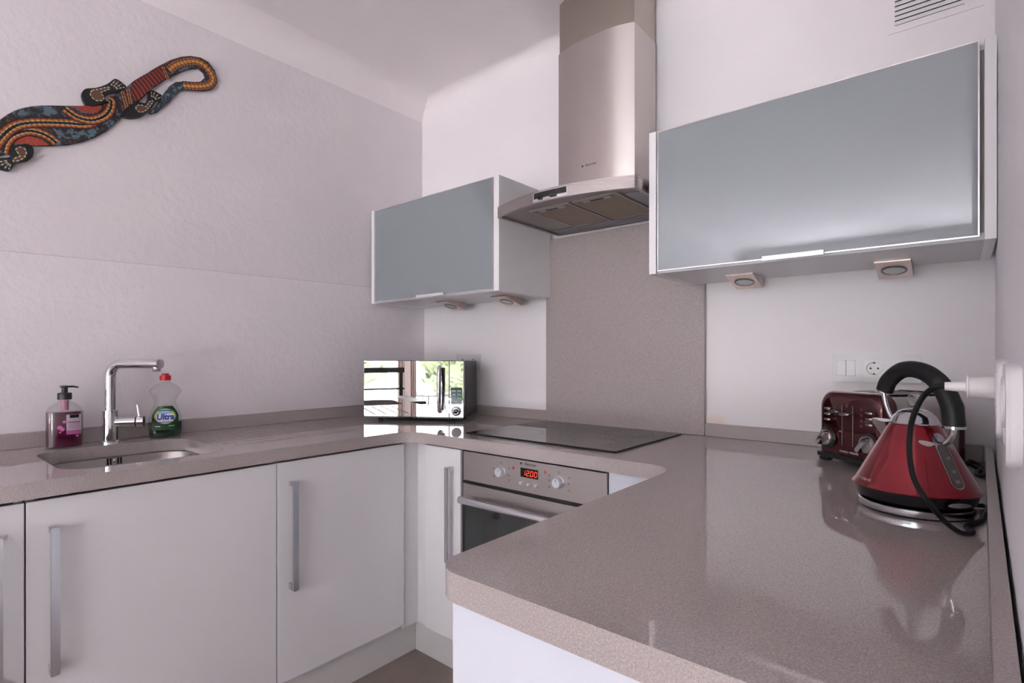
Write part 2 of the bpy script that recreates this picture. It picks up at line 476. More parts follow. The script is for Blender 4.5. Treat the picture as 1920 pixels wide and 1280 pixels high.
# ================================================================ worktop
ZT, ZB = 0.90, 0.86
wt = thing('worktop', 'taupe speckled stone worktop running round three sides of the kitchen', 'worktop', (-1.1, 1.3, ZB))
slab_out = rounded([(-2.279, -0.05), (-1.645, -0.05), (-1.645, 1.348), (-0.566, 1.348), (-0.566, 0.50), (0.0355, 0.50), (0.071, 1.968), (-2.279, 1.968)],
                   [0, 0, 0.09, 0.075, 0.05, 0, 0, 0], 10)
sink_hole = rounded([(-2.14, 0.31), (-2.14, 0.715), (-1.725, 0.715), (-1.725, 0.31)], 0.085, 8)
grooves = []
for i, gx in enumerate((-2.10, -2.045, -1.99, -1.935, -1.88, -1.825)):
    ya = 0.745 + (0.02 if i in (0, 5) else 0.0)
    grooves.append(rounded([(gx - 0.0055, ya), (gx - 0.0055, 1.22), (gx + 0.0055, 1.22), (gx + 0.0055, ya)], 0.005, 4))
bm = bmesh.new()
def ring_verts(pl, z): return [bm.verts.new((x, y, z)) for x, y in pl]
def cap(polys, rings):
    flat_v = [v for r in rings for v in r]
    for q in geometry.tessellate_polygon([[Vector((x, y, 0)) for x, y in pl] for pl in polys]):
        try: bm.faces.new([flat_v[k] for k in q])
        except ValueError: pass
def wall_(ra, rb):
    for k in range(len(ra)): bm.faces.new((ra[k], ra[(k + 1) % len(ra)], rb[(k + 1) % len(ra)], rb[k]))
top_r = [ring_verts(p, ZT) for p in [slab_out, sink_hole] + grooves]
bot_r = [ring_verts(p, ZB) for p in (slab_out, sink_hole)]
flo_r = [ring_verts(p, ZT - 0.0045) for p in grooves]
cap([slab_out, sink_hole] + grooves, top_r); cap([slab_out, sink_hole], bot_r)
wall_(top_r[0], bot_r[0]); wall_(top_r[1], bot_r[1])
for k, gp in enumerate(grooves): wall_(top_r[2 + k], flo_r[k]); cap([gp], [flo_r[k]])
slab = finish(bm, 'slab', 'quartz', wt, angle=30)
mb = slab.modifiers.new('arris', 'BEVEL'); mb.width = 0.0018; mb.segments = 2; mb.limit_method = 'ANGLE'; mb.angle_limit = math.radians(50)
bpy.context.view_layer.update()
dg = bpy.context.evaluated_depsgraph_get()
new = bpy.data.meshes.new_from_object(slab.evaluated_get(dg))
slab.modifiers.clear(); slab.data = new
for p in new.polygons:
    if p.area > 1e-3 or abs(p.normal.z) > 0.999: p.use_smooth = False
box('upstand', 'quartz_honed', wt, -2.280, -2.262, -0.05, 1.968, ZT, 0.950, 0.0015, 1)
box('upstand', 'quartz_honed', wt, -2.261, -1.431, 1.950, 1.968, ZT, 0.946, 0.0015, 1)
box('upstand', 'quartz_honed', wt, -0.714, 0.050, 1.950, 1.968, ZT, 0.946, 0.0015, 1)
bm = bmesh.new(); prism(bm, [(0.0188, 0.503), (0.0342, 0.503), (0.0672, 1.948), (0.0528, 1.948)], ZT, 0.946)
finish(bm, 'upstand', 'quartz_honed', wt)
rebase(wt)
sp = thing('splashback', 'tall taupe stone splashback panel behind the hob', 'splashback', (-1.07, 1.96, ZT))
bm = bx(bmesh.new(), -1.430, -0.715, 1.949, 1.969, ZT + 0.0005, 1.712, 0.0012, 1)
finish(bm, 'panel', 'quartz_honed', sp); rebase(sp)

# ================================================================ base cabinets
def bar_handle(parent, p0, p1, out, half=0.009, bar=0.012, name='handle'):
    """arch bar handle from p0 to p1 (vertical) on a door face, standing off along out"""
    o = Vector(out); s = Vector((0, 0, 1)).cross(o).normalized()
    bm = bmesh.new(); H = 0.034
    a = Vector(p0); b = Vector(p1)
    def slab_(z0, z1, d0, d1, hw):
        vs_ = []
        for z in (z0, z1):
            for d in (d0, d1):
                for w in (-hw, hw):
                    vs_.append(Vector((a.x, a.y, z)) + o * d + s * w)
        idx = [(0, 1, 3, 2), (4, 6, 7, 5), (0, 4, 5, 1), (2, 3, 7, 6), (0, 2, 6, 4), (1, 5, 7, 3)]
        v = [bm.verts.new(p) for p in vs_]
        for f in idx: bm.faces.new([v[i] for i in f])
    slab_(a.z, b.z, H - bar, H, half)
    slab_(a.z, a.z + 0.022, 0, H - bar, half); slab_(b.z - 0.014, b.z, 0, H - bar, half)
    bmesh.ops.bevel(bm, geom=bm.edges[:], offset=0.0015, segments=2, affect='EDGES')
    ob = finish(bm, name, 'steel_handle', parent)
    return tag(ob, 'brushed steel bar handle')
def carcass(parent, x0, x1, y0, y1, z0, z1, mat='cabinet_side', t=0.016, open_side=None):
    bm = bmesh.new()
    bx(bm, x0, x1, y0, y1, z0, z0 + t)
    for k, (a, b, c, d) in {'-y': (x0, x1, y0, y0 + t), '+y': (x0, x1, y1 - t, y1), '-x': (x0, x0 + t, y0 + t, y1 - t), '+x': (x1 - t, x1, y0 + t, y1 - t)}.items():
        if k != open_side: bx(bm, a, b, c, d, z0 + t, z1)
    return finish(bm, 'carcass', mat, parent)
DZ0, DZ1 = 0.143, 0.850
left_units = [
    (-0.040, 0.2285, -0.040, 0.2285, 0.180, 'white base cabinet cut by the left edge of the picture, beside the sink cabinet'),
    (0.2315, 0.8265, 0.2315, 0.8265, 0.279, 'wide white base cabinet with a long bar handle, under the sink'),
    (0.8295, 1.335, 0.8295, 1.405, 0.875, 'white base cabinet between the sink cabinet and the inner corner'),
]
for (y0, y1, c0, c1, hy, lab) in left_units:
    t = thing('base_cabinet', lab, 'cabinet', (-1.97, (c0 + c1) / 2, 0.125), 0, 'white base cabinets along the rough plaster wall')
    carcass(t, -2.270, -1.687, c0 + 0.0005, c1 - 0.0005, 0.125, 0.859, open_side='+x')
    d = box('door', 'white_gloss', t, -1.686, -1.665, y0, y1, DZ0, DZ1, 0.0015, 2)
    bar_handle(d, (-1.665, hy, 0.438), (-1.665, hy, 0.786), (1, 0, 0))
    rebase(t)
t = thing('base_cabinet', 'narrow white base cabinet left of the oven', 'cabinet', (-1.49, 1.68, 0.125), 0, 'white base cabinets on the hob side')
carcass(t, -1.665, -1.393, 1.432, 1.945, 0.125, 0.859, open_side='-y')
d = box('door', 'white_gloss', t, -1.590, -1.3935, 1.375, 1.396, DZ0, DZ1, 0.0015, 2)
bar_handle(d, (-1.436, 1.375, 0.438), (-1.436, 1.375, 0.786), (0, -1, 0))
rebase(t)
t = thing('corner_filler', 'white corner filler strips between the sink run and oven run doors', 'filler panel', (-1.68, 1.40, 0.14))
box('strip', 'white_gloss', t, -1.6845, -1.675, 1.337, 1.4215, 0.1245, 0.850)
box('strip', 'white_gloss', t, -1.6745, -1.591, 1.413, 1.4215, 0.1245, 0.850)
rebase(t)
t = thing('corner_filler', 'white blank panel right of the oven, under the worktop corner', 'filler panel', (-0.67, 1.384, 0.143))
box('panel', 'panel_bluewhite', t, -0.7835, -0.551, 1.375, 1.393, DZ0, 0.859, 0.001, 1)
box('strip', 'panel_bluewhite', t, -0.5495, -0.530, 1.3395, 1.3745, DZ0, 0.859, 0.001, 1)
rebase(t)
t = thing('oven_cabinet', 'white strip-fronted cabinet base carrying the built-in oven', 'cabinet', (-1.083, 1.6, 0.125))
box('front_strip', 'white_gloss', t, -1.3915, -0.7845, 1.375, 1.393, DZ0, 0.2425, 0.0015, 2)
box('shelf', 'cabinet_side', t, -1.3915, -0.7845, 1.433, 1.93, 0.226, 0.2425)
rebase(t)
for (y0, y1, lab) in ((0.5365, 0.936, 'white cabinet under the near end of the right worktop, door facing the sink'), (0.938, 1.338, 'white cabinet under the right worktop nearest the oven corner')):
    t = thing('base_cabinet', lab, 'cabinet', (-0.25, (y0 + y1) / 2, 0.125), 0, 'cabinets under the right worktop')
    carcass(t, -0.525, 0.015, y0, y1, 0.125, 0.859, open_side='-x')
    d = box('door', 'white_gloss', t, -0.547, -0.526, y0 + 0.001, y1 - 0.001, DZ0, DZ1, 0.0015, 2)
    bar_handle(d, (-0.547, y0 + 0.04, 0.438), (-0.547, y0 + 0.04, 0.786), (-1, 0, 0))
    rebase(t)
t = thing('end_panel', 'bluish-white end panel below the near end of the right worktop', 'panel', (-0.25, 0.525, 0))
box('panel', 'panel_bluewhite', t, -0.5385, 0.034, 0.516, 0.535, 0.0, 0.8595, 0.001, 1)
rebase(t)
t = thing('plinth', 'light grey plinth board under the sink run cabinets', 'plinth', (-1.71, 0.4, 0))
box('board', 'plinth_grey', t, -1.716, -1.703, -0.05, 1.4225, 0.0, 0.124); rebase(t)
t = thing('plinth', 'light grey plinth board under the oven run', 'plinth', (-1.1, 1.43, 0))
box('board', 'plinth_grey', t, -1.702, -0.50, 1.423, 1.4315, 0.0, 0.124); rebase(t)
t = thing('plinth', 'light grey plinth board under the right worktop cabinets', 'plinth', (-0.49, 0.98, 0))
box('board', 'plinth_grey', t, -0.499, -0.486, 0.536, 1.42, 0.0, 0.124); rebase(t)

# ================================================================ sink
t = thing('sink', 'undermounted brushed steel sink bowl with rounded corners', 'sink', (-1.93, 0.51, 0.70))
def rr(x0, x1, y0, y1, r, z, n=8): return [(x, y, z) for x, y in rounded([(x0, y0), (x1, y0), (x1, y1), (x0, y1)], r, n)]
bm = bmesh.new(); X0, X1, Y0, Y1 = -2.147, -1.718, 0.303, 0.722
loft(bm, [rr(X0 - .015, X1 + .015, Y0 - .015, Y1 + .015, .1, 0.8593), rr(X0, X1, Y0, Y1, .09, 0.8593), rr(X0 + .004, X1 - .004, Y0 + .004, Y1 - .004, .088, 0.85),
          rr(X0 + .01, X1 - .01, Y0 + .01, Y1 - .01, .085, 0.73), rr(X0 + .03, X1 - .03, Y0 + .03, Y1 - .03, .075, 0.708), rr(X0 + .06, X1 - .06, Y0 + .06, Y1 - .06, .06, 0.702)], cap0=False)
finish(bm, 'bowl', 'steel_sink', t, angle=50)
bm = bmesh.new(); lathe(bm, [(0.045, 0.0), (0.045, 0.003), (0.036, 0.004), (0.034, 0.001)], 28, -1.93, 0.51, 0.702)
finish(bm, 'drain', 'chrome', t)
for k, oy in enumerate((-0.019, -0.011, 0.009, 0.017)):
    box('overflow_slot', 'gap_dark', t, -2.1435, -2.1405, 0.517 + oy - 0.0025, 0.517 + oy + 0.0025, 0.834, 0.855)
bm = bmesh.new(); lathe(bm, [(0.006, 0), (0.006, 0.004), (0.003, 0.005)], 12, -2.1435, 0.516, 0.846, 'x'); finish(bm, 'screw', 'chrome', t)
rebase(t)

# ================================================================ hob
t = thing('induction_hob', 'black glass hob set flat on the stone worktop', 'hob', (-1.105, 1.68, ZT))
bm = bx(bmesh.new(), -1.420, -0.790, 1.430, 1.925, ZT + 0.0004, ZT + 0.0060, 0.0012, 2)
finish(bm, 'glass', 'hob_glass', t)
for (cx, cy, r) in ((-1.27, 1.80, 0.075), (-0.94, 1.80, 0.09), (-1.27, 1.56, 0.09), (-0.94, 1.56, 0.075)):
    bm = bmesh.new(); loft(bm, [[(cx + q * math.cos(2 * PI * i / 48), cy + q * math.sin(2 * PI * i / 48), ZT + 0.00625) for i in range(48)] for q in (r, r + 0.0012)], False, False)
    finish(bm, 'ring_mark', 'hob_mark', t)
rebase(t)

# ================================================================ oven
YO = 1.365
t = thing('oven', 'built-in stainless steel oven with red clock under the hob', 'oven', (-1.083, 1.60, 0.20))
bm = bmesh.new()
x0, x1 = -1.380, -0.786
for a in ((x0, x0 + .012, 1.372, 1.90, .245, .852), (x1 - .012, x1, 1.372, 1.90, .245, .852), (x0 + .012, x1 - .012, 1.372, 1.90, .245, .27), (x0 + .012, x1 - .012, 1.372, 1.90, .735, .852), (x0 + .012, x1 - .012, 1.88, 1.90, .27, .735)): bx(bm, *a)
finish(bm, 'housing', 'black_plastic', t)
bm = bmesh.new()
cx0, cx1, cy0, cy1, cz0, cz1 = -1.27, -0.90, 1.45, 1.84, 0.32, 0.70
for a in ((cx0 - .01, cx0, cy0, cy1, cz0, cz1), (cx1, cx1 + .01, cy0, cy1, cz0, cz1), (cx0, cx1, cy1, cy1 + .01, cz0, cz1), (cx0, cx1, cy0, cy1, cz0 - .01, cz0), (cx0, cx1, cy0, cy1, cz1, cz1 + .01)): bx(bm, *a)
cav = finish(bm, 'cavity', 'oven_cavity', t)
for z in (0.42, 0.50, 0.58, 0.65):
    bm = bmesh.new(); tube(bm, [(cx0 + .008, cy0 + .01, z), (cx0 + .008, cy1 - .01, z)], 0.0025, 8); finish(bm, 'shelf_rail', 'chrome', cav)
bm = bmesh.new(); lathe(bm, [(0.032, 0), (0.030, -0.008), (0.018, -0.016), (0.004, -0.018)], 24, -1.08, cy1 - 0.002, 0.655, 'y'); finish(bm, 'oven_lamp', 'oven_lamp', cav)
cp = box('control_panel', 'steel_oven', t, x0 + .011, x1 + .002, YO, 1.3715, 0.748, 0.852, 0.001, 1)
dr = bmesh.new()
bx(dr, x0 + .011, x1 + .002, YO, 1.3715, .672, .736)
dr = finish(dr, 'door', 'steel_oven', t)
box('lower_rail', 'steel_oven', dr, x0 + .011, x1 + .002, YO, 1.3715, .255, .285)
box('window', 'oven_glass', dr, x0 + .014, x1 - .007, YO + 0.001, YO + 0.005, 0.285, 0.672)
bm = bmesh.new()
for a in ((x0 + .008, x0 + .014, .285, .672), (x1 - .007, x1 - .001, .285, .672), ): bx(bm, a[0], a[1], YO + .0005, YO + .0065, a[2], a[3])
for a in ((x0 + .014, x0 + .10, .285, .672), (x1 - .09, x1 - .007, .285, .672), (x0 + .1, x1 - .09, .285, .32), (x0 + .1, x1 - .09, .66, .672)): bx(bm, a[0], a[1], YO + .008, YO + .011, a[2], a[3])
finish(bm, 'window_border', 'black_plastic', dr)
hb = bmesh.new(); tube(hb, [(x0 + 0.033, 1.325, 0.688), (x1 - 0.033, 1.325, 0.688)], 0.0130, 16)
for hx in (x0 + .075, x1 - .075): bx(hb, hx - .008, hx + .008, 1.327, YO + 0.001, 0.681, 0.695)
tag(finish(hb, 'handle', 'steel_handle', dr), 'round silver bar handle')
def knob(parent, cx, cz, r, y, name='knob'):
    bm = bmesh.new(); lathe(bm, [(r * 1.08, 0), (r * 1.08, -0.003), (r, -0.004), (r * 0.94, -0.016), (r * 0.84, -0.0185), (r * 0.8, -0.0185)], 36, cx, y, cz, 'y')
    k = finish(bm, name, 'knob_silver', parent)
    bm = bmesh.new(); loft(bm, [[(cx + q * math.cos(2 * PI * i / 32), y - 0.0187, cz + q * math.sin(2 * PI * i / 32)) for i in range(32)] for q in (r * .76, r * .80)], False, False)
    finish(bm, 'knob_ring', 'print_dark', k)
    box('pointer', 'print_dark', k, cx - .0006, cx + .0006, y - 0.0190, y - 0.0184, cz + r * .15, cz + r * .6)
    return k
knob(t, -1.188, 0.801, 0.0185, YO); knob(t, -0.952, 0.801, 0.0185, YO)
dsp = box('display', 'display_black', cp, -1.104, -1.032, YO - 0.0016, YO - 0.0002, 0.797, 0.827, 0.0005, 1)
def digit(name, ch, x, z, w, h, fn, mat, parent, th=0.0024, slant=0.10):
    segs = {'0': 'abcdef', '1': 'bc', '2': 'abged', '.': 'p'}[ch]
    pos = {'a': (0, h, w, h), 'b': (w, h / 2, w, h), 'c': (w, 0, w, h / 2), 'd': (0, 0, w, 0), 'e': (0, 0, 0, h / 2), 'f': (0, h / 2, 0, h), 'g': (0, h / 2, w, h / 2), 'p': (0, 0, 0, 0)}
    bm = bmesh.new()
    for s in segs:
        a0, b0, a1, b1 = pos[s]; g_ = th * 0.25
        if s == 'p': q = [(-th / 2, -th / 2), (th / 2, -th / 2), (th / 2, th / 2), (-th / 2, th / 2)]
        elif b0 == b1: q = [(a0 + g_, b0 - th / 2), (a1 - g_, b0 - th / 2), (a1 - g_, b0 + th / 2), (a0 + g_, b0 + th / 2)]
        else: q = [(a0 - th / 2, b0 + g_), (a0 + th / 2, b0 + g_), (a0 + th / 2, b1 - g_), (a0 - th / 2, b1 - g_)]
        bm.faces.new([bm.verts.new(fn(x + a + slant * b, z + b)) for a, b in q])
    return finish(bm, name, mat, parent, smooth=False)
fx = lambda a, b: (a, YO - 0.0018, b)
for ch, x in (('1', -1.0945), ('2', -1.079), ('.', -1.0655), ('0', -1.0625), ('0', -1.0465)):
    digit('digit', ch, x, 0.8035, 0.0095, 0.016, fx, 'digit_red', cp)
for bxx in (-1.102, -1.070, -1.040):
    bm = bmesh.new(); lathe(bm, [(0.0068, 0), (0.0064, -0.005), (0.0045, -0.0075), (0.001, -0.0082)], 20, bxx, YO, 0.777, 'y'); finish(bm, 'button', 'knob_silver', cp)
box('indicator', 'indicator_red', cp, -1.138, -1.131, YO - .001, YO, 0.817, 0.825); box('indicator', 'indicator_orange', cp, -1.009, -1.001, YO - .001, YO, 0.820, 0.829)
tx = lambda cx, cz: (lambda x, y, h: (cx + x, YO - h, cz + y))
text('lettering', 'Electrolux', 0.0115, 'print_dark', cp, tx(-1.063, 0.8405), bold=True)
box('emblem', 'print_dark', cp, -1.1055, -1.0985, YO - .0004, YO, 0.837, 0.844)
for (kx, marks) in ((-1.188, [(-.033, .006), (-.033, -.018), (.034, .016), (.034, -.008), (.034, -.024), (0, .030)]), (-0.952, [(-.037, .016), (-.037, 0), (-.037, -.02), (.037, .018), (.037, 0), (.037, -.02), (0, .030)])):
    for (dx, dz) in marks:
        bm = bmesh.new()
        for a in ((-.003, .003, .0024, .0030), (-.003, .003, -.003, -.0024), (-.003, -.0024, -.0024, .0024), (.0024, .003, -.0024, .0024)):
            bx(bm, kx + dx + a[0], kx + dx + a[1], YO - .0004, YO, 0.801 + dz + a[2], 0.801 + dz + a[3])
        finish(bm, 'dial_mark', 'print_dark', cp)
rebase(t)

# ================================================================ wall cabinets
def wall_cabinet(label, x0, x1, tl, tr, z0, z1, gx0, gx1, lip, group):
    yf, yb = 1.600, 1.948
    t = thing('wall_cabinet', label, 'cabinet', ((x0 + x1) / 2, yb, z0), 0, group)
    box('side_panel', 'white_edge', t, x0, x0 + tl, yf, yb, z0, z1, 0.0008, 1)
    box('side_panel', 'white_edge', t, x1 - tr, x1, yf, yb, z0, z1, 0.0008, 1)
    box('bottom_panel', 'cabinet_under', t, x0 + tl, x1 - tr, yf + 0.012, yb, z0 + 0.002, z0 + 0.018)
    box('top_panel', 'white_edge', t, x0 + tl, x1 - tr, yf + 0.024, yb, z1 - 0.018, z1 - 0.002)
    box('back_panel', 'white_edge', t, x0 + tl, x1 - tr, yb - 0.012, yb, z0 + 0.018, z1 - 0.018)
    d = box('door', 'cabinet_glass', t, gx0 + 0.003, gx1 - 0.003, yf + 0.0015, yf + 0.020, z0 + 0.011, z1 - 0.006)
    tag(d, 'grey-blue glass flap door')
    box('inner_frame', 'gap_taupe', t, gx1 - 0.004, x1 - tr, yf + 0.0225, yf + 0.030, z0 + 0.018, z1 - 0.018)
    e = 0.003; yy0, yy1 = yf, yf + 0.021
    bm = bmesh.new()
    for a in ((gx0, gx0 + e, z0 + .008, z1 - .003), (gx1 - e, gx1, z0 + .008, z1 - .003), (gx0 + e, gx1 - e, z0 + .008, z0 + .011), (gx0 + e, gx1 - e, z1 - .006, z1 - .003)):
        bx(bm, a[0], a[1], yy0, yy1, a[2], a[3])
    finish(bm, 'edge_trim', 'aluminium_edge', d)
    bm = bmesh.new()
    bx(bm, lip[0], lip[1], yf - 0.010, yf - 0.001, z0 + 0.004, z0 + 0.0075); bx(bm, lip[0], lip[1], yf - 0.010, yf - 0.007, z0 + 0.0075, z0 + 0.016)
    finish(bm, 'grip', 'aluminium_lip', d)
    return rebase(t)
wall_cabinet('smaller wall cabinet with dark grey glass front, left of the hood', -2.250, -1.405, 0.022, 0.029, 1.452, 1.913, -2.222, -1.436, (-1.90, -1.72), 'wall cabinets with glass fronts')
wall_cabinet('large wall cabinet with pale grey glass front, right of the hood', -0.765, 0.063, 0.024, 0.021, 1.452, 1.905, -0.737, 0.034, (-0.423, -0.273), 'wall cabinets with glass fronts')

# wedge downlights under the cabinets
def wedge_light(x, y, label):
    w, dp, h, fr = 0.082, 0.115, 0.036, 0.004
    t = thing('cabinet_light', label, 'light', (x, y, 1.4535), 0, 'wedge lights under the wall cabinets')
    prof = [(0, 0), (dp, 0), (dp, -h), (dp - 0.004, -h), (0, -fr)]
    bm = bmesh.new(); prism(bm, prof, 0, w, lambda a, b, k: (k, a, b))
    finish(bm, 'housing', 'steel_nickel', t, angle=20)
    sl = math.atan2(h - fr, dp - 0.004); c, s = math.cos(sl), math.sin(sl)
    ox, oy, oz = w / 2, (dp - 0.004) * 0.52, -fr - (h - fr) * 0.52
    def fn(r, a, q):                     # disc on the sloping face, q outward
        u, v = r * math.cos(a), r * math.sin(a)
        return (ox + u, oy + v * c - q * s, oz - v * s - q * c)
    bm = bmesh.new()
    loft(bm, [[fn(r, 2 * PI * i / 28, q) for i in range(28)] for r, q in ((0.031, 0), (0.031, 0.002), (0.0265, 0.003), (0.0255, 0.001))], False, False)
    finish(bm, 'ring', 'lens_ring', t)
    bm = bmesh.new(); loft(bm, [[fn(r, 2 * PI * i / 28, q) for i in range(28)] for r, q in ((0.0255, 0.001), (0.02, 0.0022), (0.008, 0.003))], True, True)
    finish(bm, 'lens', 'lens_glass', t)
    return t
wedge_light(-1.935, 1.745, 'wedge light under the small wall cabinet, nearest the corner')
wedge_light(-1.585, 1.752, 'wedge light under the small wall cabinet, nearest the hood')
wedge_light(-0.582, 1.775, 'wedge light under the large wall cabinet, nearest the hood')
wedge_light(-0.184, 1.795, 'wedge light under the large wall cabinet, nearest the return wall')

# ================================================================ extractor hood
HC, HW = -1.070, 0.292
yfront = lambda x, w=HW: 1.472 + 0.068 * ((x - HC) / HW) ** 2
t = thing('extractor_hood', 'stainless steel chimney extractor hood between the wall cabinets', 'extractor hood', (HC, 1.945, 1.72))
def hood_outline(inset):
    w = HW - inset; n = 28
    f = [(HC - w + 2 * w * i / n, yfront(HC - w + 2 * w * i / n) + inset) for i in range(n + 1)]
    l, r = f[0], f[-1]
    pts = f[1:-1]
    cl = rounded([(l[0], l[1] + .02), l, f[1]], [0, 0.012, 0], 4)[1:-1]
    cr = rounded([f[-2], r, (r[0], r[1] + .02)], [0, 0.012, 0], 4)[1:-1]
    return cl + pts + cr + [(HC + w, 1.945 - inset), (HC - w, 1.945 - inset)]
bm = bmesh.new()
o_ = hood_outline(0.0); i_ = hood_outline(0.012)
prism(bm, o_, 1.720, 1.757, holes=[i_])
prism(bm, o_, 1.7572, 1.7600)
finish(bm, 'canopy', 'steel_canopy', t, angle=30)
under = finish(prism(bmesh.new(), hood_outline(0.0125), 1.728, 1.732), 'underside', 'hood_under', t)
for (a, b) in ((-1.218, -1.044), (-1.032, -0.858)):
    f_ = box('filter', 'filter_mesh', t, a + .006, b - .006, 1.562, 1.852, 1.7235, 1.7275)
    bm = bmesh.new()
    for q in ((a, a + .006, 1.556, 1.858), (b - .006, b, 1.556, 1.858), (a + .006, b - .006, 1.556, 1.562), (a + .006, b - .006, 1.852, 1.858)): bx(bm, q[0], q[1], q[2], q[3], 1.722, 1.7278)
    finish(bm, 'filter_frame', 'filter_frame', f_)
    m_ = (a + b) / 2
    bm = bx(bmesh.new(), m_ - .055, m_ + .055, 1.566, 1.590, 1.7215, 1.7233); finish(bm, 'latch', 'filter_frame', f_)
    bm = bx(bmesh.new(), m_ - .025, m_ + .025, 1.572, 1.584, 1.7205, 1.7214); finish(bm, 'latch_grip', 'print_dark', f_)
box('rear_strip', 'hood_blue', t, HC - 0.27, HC + 0.27, 1.870, 1.930, 1.7235, 1.7278)
box('lamp_cover', 'hood_blue', t, -0.848, -0.795, 1.60, 1.85, 1.7235, 1.7278)
def flue(name, w, yc, ye, z0, z1, mat):
    n = 36
    f = [(HC - w + 2 * w * i / n, yc + (ye - yc) * abs(2 * i / n - 1) ** 3) for i in range(n + 1)]
    out = f + [(HC + w, 1.946), (HC - w, 1.946)]
    return finish(prism(bmesh.new(), out, z0, z1), name, mat, t, angle=25)
fl = flue('flue', 0.167, 1.745, 1.772, 1.7602, 2.400, 'steel_hood')
flue('flue_extension', 0.164, 1.749, 1.775, 2.4002, CEIL, 'steel_flue_upper')
# controls on the curved front
def fr_fn(off): return lambda a, b, h: (a, yfront(a) - off - h, b)
def curved_plate(name, mat, parent, xa, xb, za, zb, h0, h1):
    bm = bmesh.new(); n = 8
    loops = []
    for i in range(n + 1):
        x = xa + (xb - xa) * i / n
        loops.append([(x, yfront(x) - h0, za), (x, yfront(x) - h1, za), (x, yfront(x) - h1, zb), (x, yfront(x) - h0, zb)])
    loft(bm, loops); return finish(bm, name, mat, parent, angle=30)
cpan = curved_plate('control_panel', 'chrome', t, -1.138, -0.994, 1.7225, 1.7545, -0.001, 0.0012)
curved_plate('switch_field', 'black_gloss', cpan, -1.133, -0.999, 1.733, 1.7525, 0.0012, 0.0018)
for (xa, xb) in ((-1.112, -1.098), (-1.062, -1.038)):
    curved_plate('slider', 'black_plastic', cpan, xa, xb, 1.728, 1.738, 0.0015, 0.007)
yfl = lambda x: 1.745 + 0.027 * abs((x - HC) / 0.167) ** 3
text('lettering', 'Electrolux', 0.0118, 'print_dark', fl, lambda x, y, h: (-1.070 + x, yfl(-1.070 + x) - h, 1.9165 + y), bold=True)
bm = bx(bmesh.new(), -1.111, -1.104, yfl(-1.107) - .0004, yfl(-1.107) + .001, 1.913, 1.920); finish(bm, 'emblem', 'print_dark', fl)
rebase(t)

# ================================================================ ventilation grille
t = thing('vent_grille', 'white louvred ventilation grille high on the wall', 'vent', (-0.058, 1.969, 2.155))
bm = bmesh.new()
gx0, gx1, gz0, gz1 = -0.168, 0.052, 2.158, 2.372
prism(bm, [(gx0, gz0), (gx1, gz0), (gx1, gz1), (gx0, gz1)], 1.9668, 1.9697, lambda a, b, h: (a, h, b), holes=[[(-.150, 2.178), (-.150, 2.352), (.010, 2.352), (.010, 2.178)]])
finish(bm, 'frame', 'plaster_back', t)
box('backing', 'gap_dark', t, -0.152, 0.012, 1.9685, 1.9695, 2.176, 2.354)
for i in range(12):
    z = 2.1785 + i * 0.0145
    bm = bmesh.new(); prism(bm, [(1.9650, z), (1.9682, z + 0.0125), (1.9672, z + 0.0125), (1.9640, z)], -0.150, 0.010, lambda a, b, h: (h, a, b))
    finish(bm, 'slat', 'plastic_white', t)
rebase(t)

# ================================================================ switches and sockets
def socket_face(parent, fn, r=0.020, name='socket'):
    """round recessed outlet; fn(u, v, h) maps to the plate face"""
    bm = bmesh.new(); n = 28
    loft(bm, [[fn(q * math.cos(2 * PI * i / n), q * math.sin(2 * PI * i / n), h) for i in range(n)] for q, h in ((r + .0015, .0005), (r + .001, .0022), (r, .0022), (r - .001, -0.010))], False, True)
    s = finish(bm, name, 'plastic_cream', parent)
    for u in (-0.0095, 0.0095):
        bm = bmesh.new(); loft(bm, [[fn(u + 0.0030 * math.cos(2 * PI * i / 12), 0.0030 * math.sin(2 * PI * i / 12), h) for i in range(12)] for h in (-0.0105, -0.0096)]); finish(bm, 'pin_hole', 'socket_dark', s)
    for v in (-1, 1):
        bm = bmesh.new(); loft(bm, [[fn(0.0028 * math.cos(2 * PI * i / 10), v * (r - .0035) + 0.0022 * math.sin(2 * PI * i / 10), h) for i in range(10)] for h in (-0.006, 0.0024)]); finish(bm, 'earth_clip', 'socket_dark', s)
    return s
def wall_plate(name, label, x0, x1, z0, z1, group=None):
    t = thing(name, label, 'socket', ((x0 + x1) / 2, 1.969, z0), 0, group)
    return t
def module_plate(t, x0, x1, z0, z1, holes):
    bm = bmesh.new(); prism(bm, rounded([(x0, z0), (x1, z0), (x1, z1), (x0, z1)], 0.003, 3), 1.9605, 1.9695, lambda a, b, h: (a, h, b), holes=holes)
    return finish(bm, 'plate', 'plastic_grey_white', t)
def circle(cx, cz, r, n=28): return [(cx + r * math.cos(-2 * PI * i / n), cz + r * math.sin(-2 * PI * i / n)) for i in range(n)]
t = thing('socket_plate', 'white wall plate with a double switch and two sockets, above the toaster', 'socket', (-0.2, 1.969, 1.111))
x0, x1, z0, z1 = -0.314, -0.087, 1.111, 1.196
mods = [(-0.299, -0.249), (-0.226, -0.176), (-0.154, -0.104)]
pl = module_plate(t, x0, x1, z0, z1, [circle((a + b) / 2, 1.1535, 0.0205) for a, b in mods[1:]])
a, b = mods[0]
box('switch_rocker', 'plastic_cream', t, a, (a + b) / 2 - .0006, 1.957, 1.961, 1.1295, 1.178, .0012, 2); box('switch_rocker', 'plastic_cream', t, (a + b) / 2 + .0006, b, 1.957, 1.961, 1.1295, 1.178, .0012, 2)
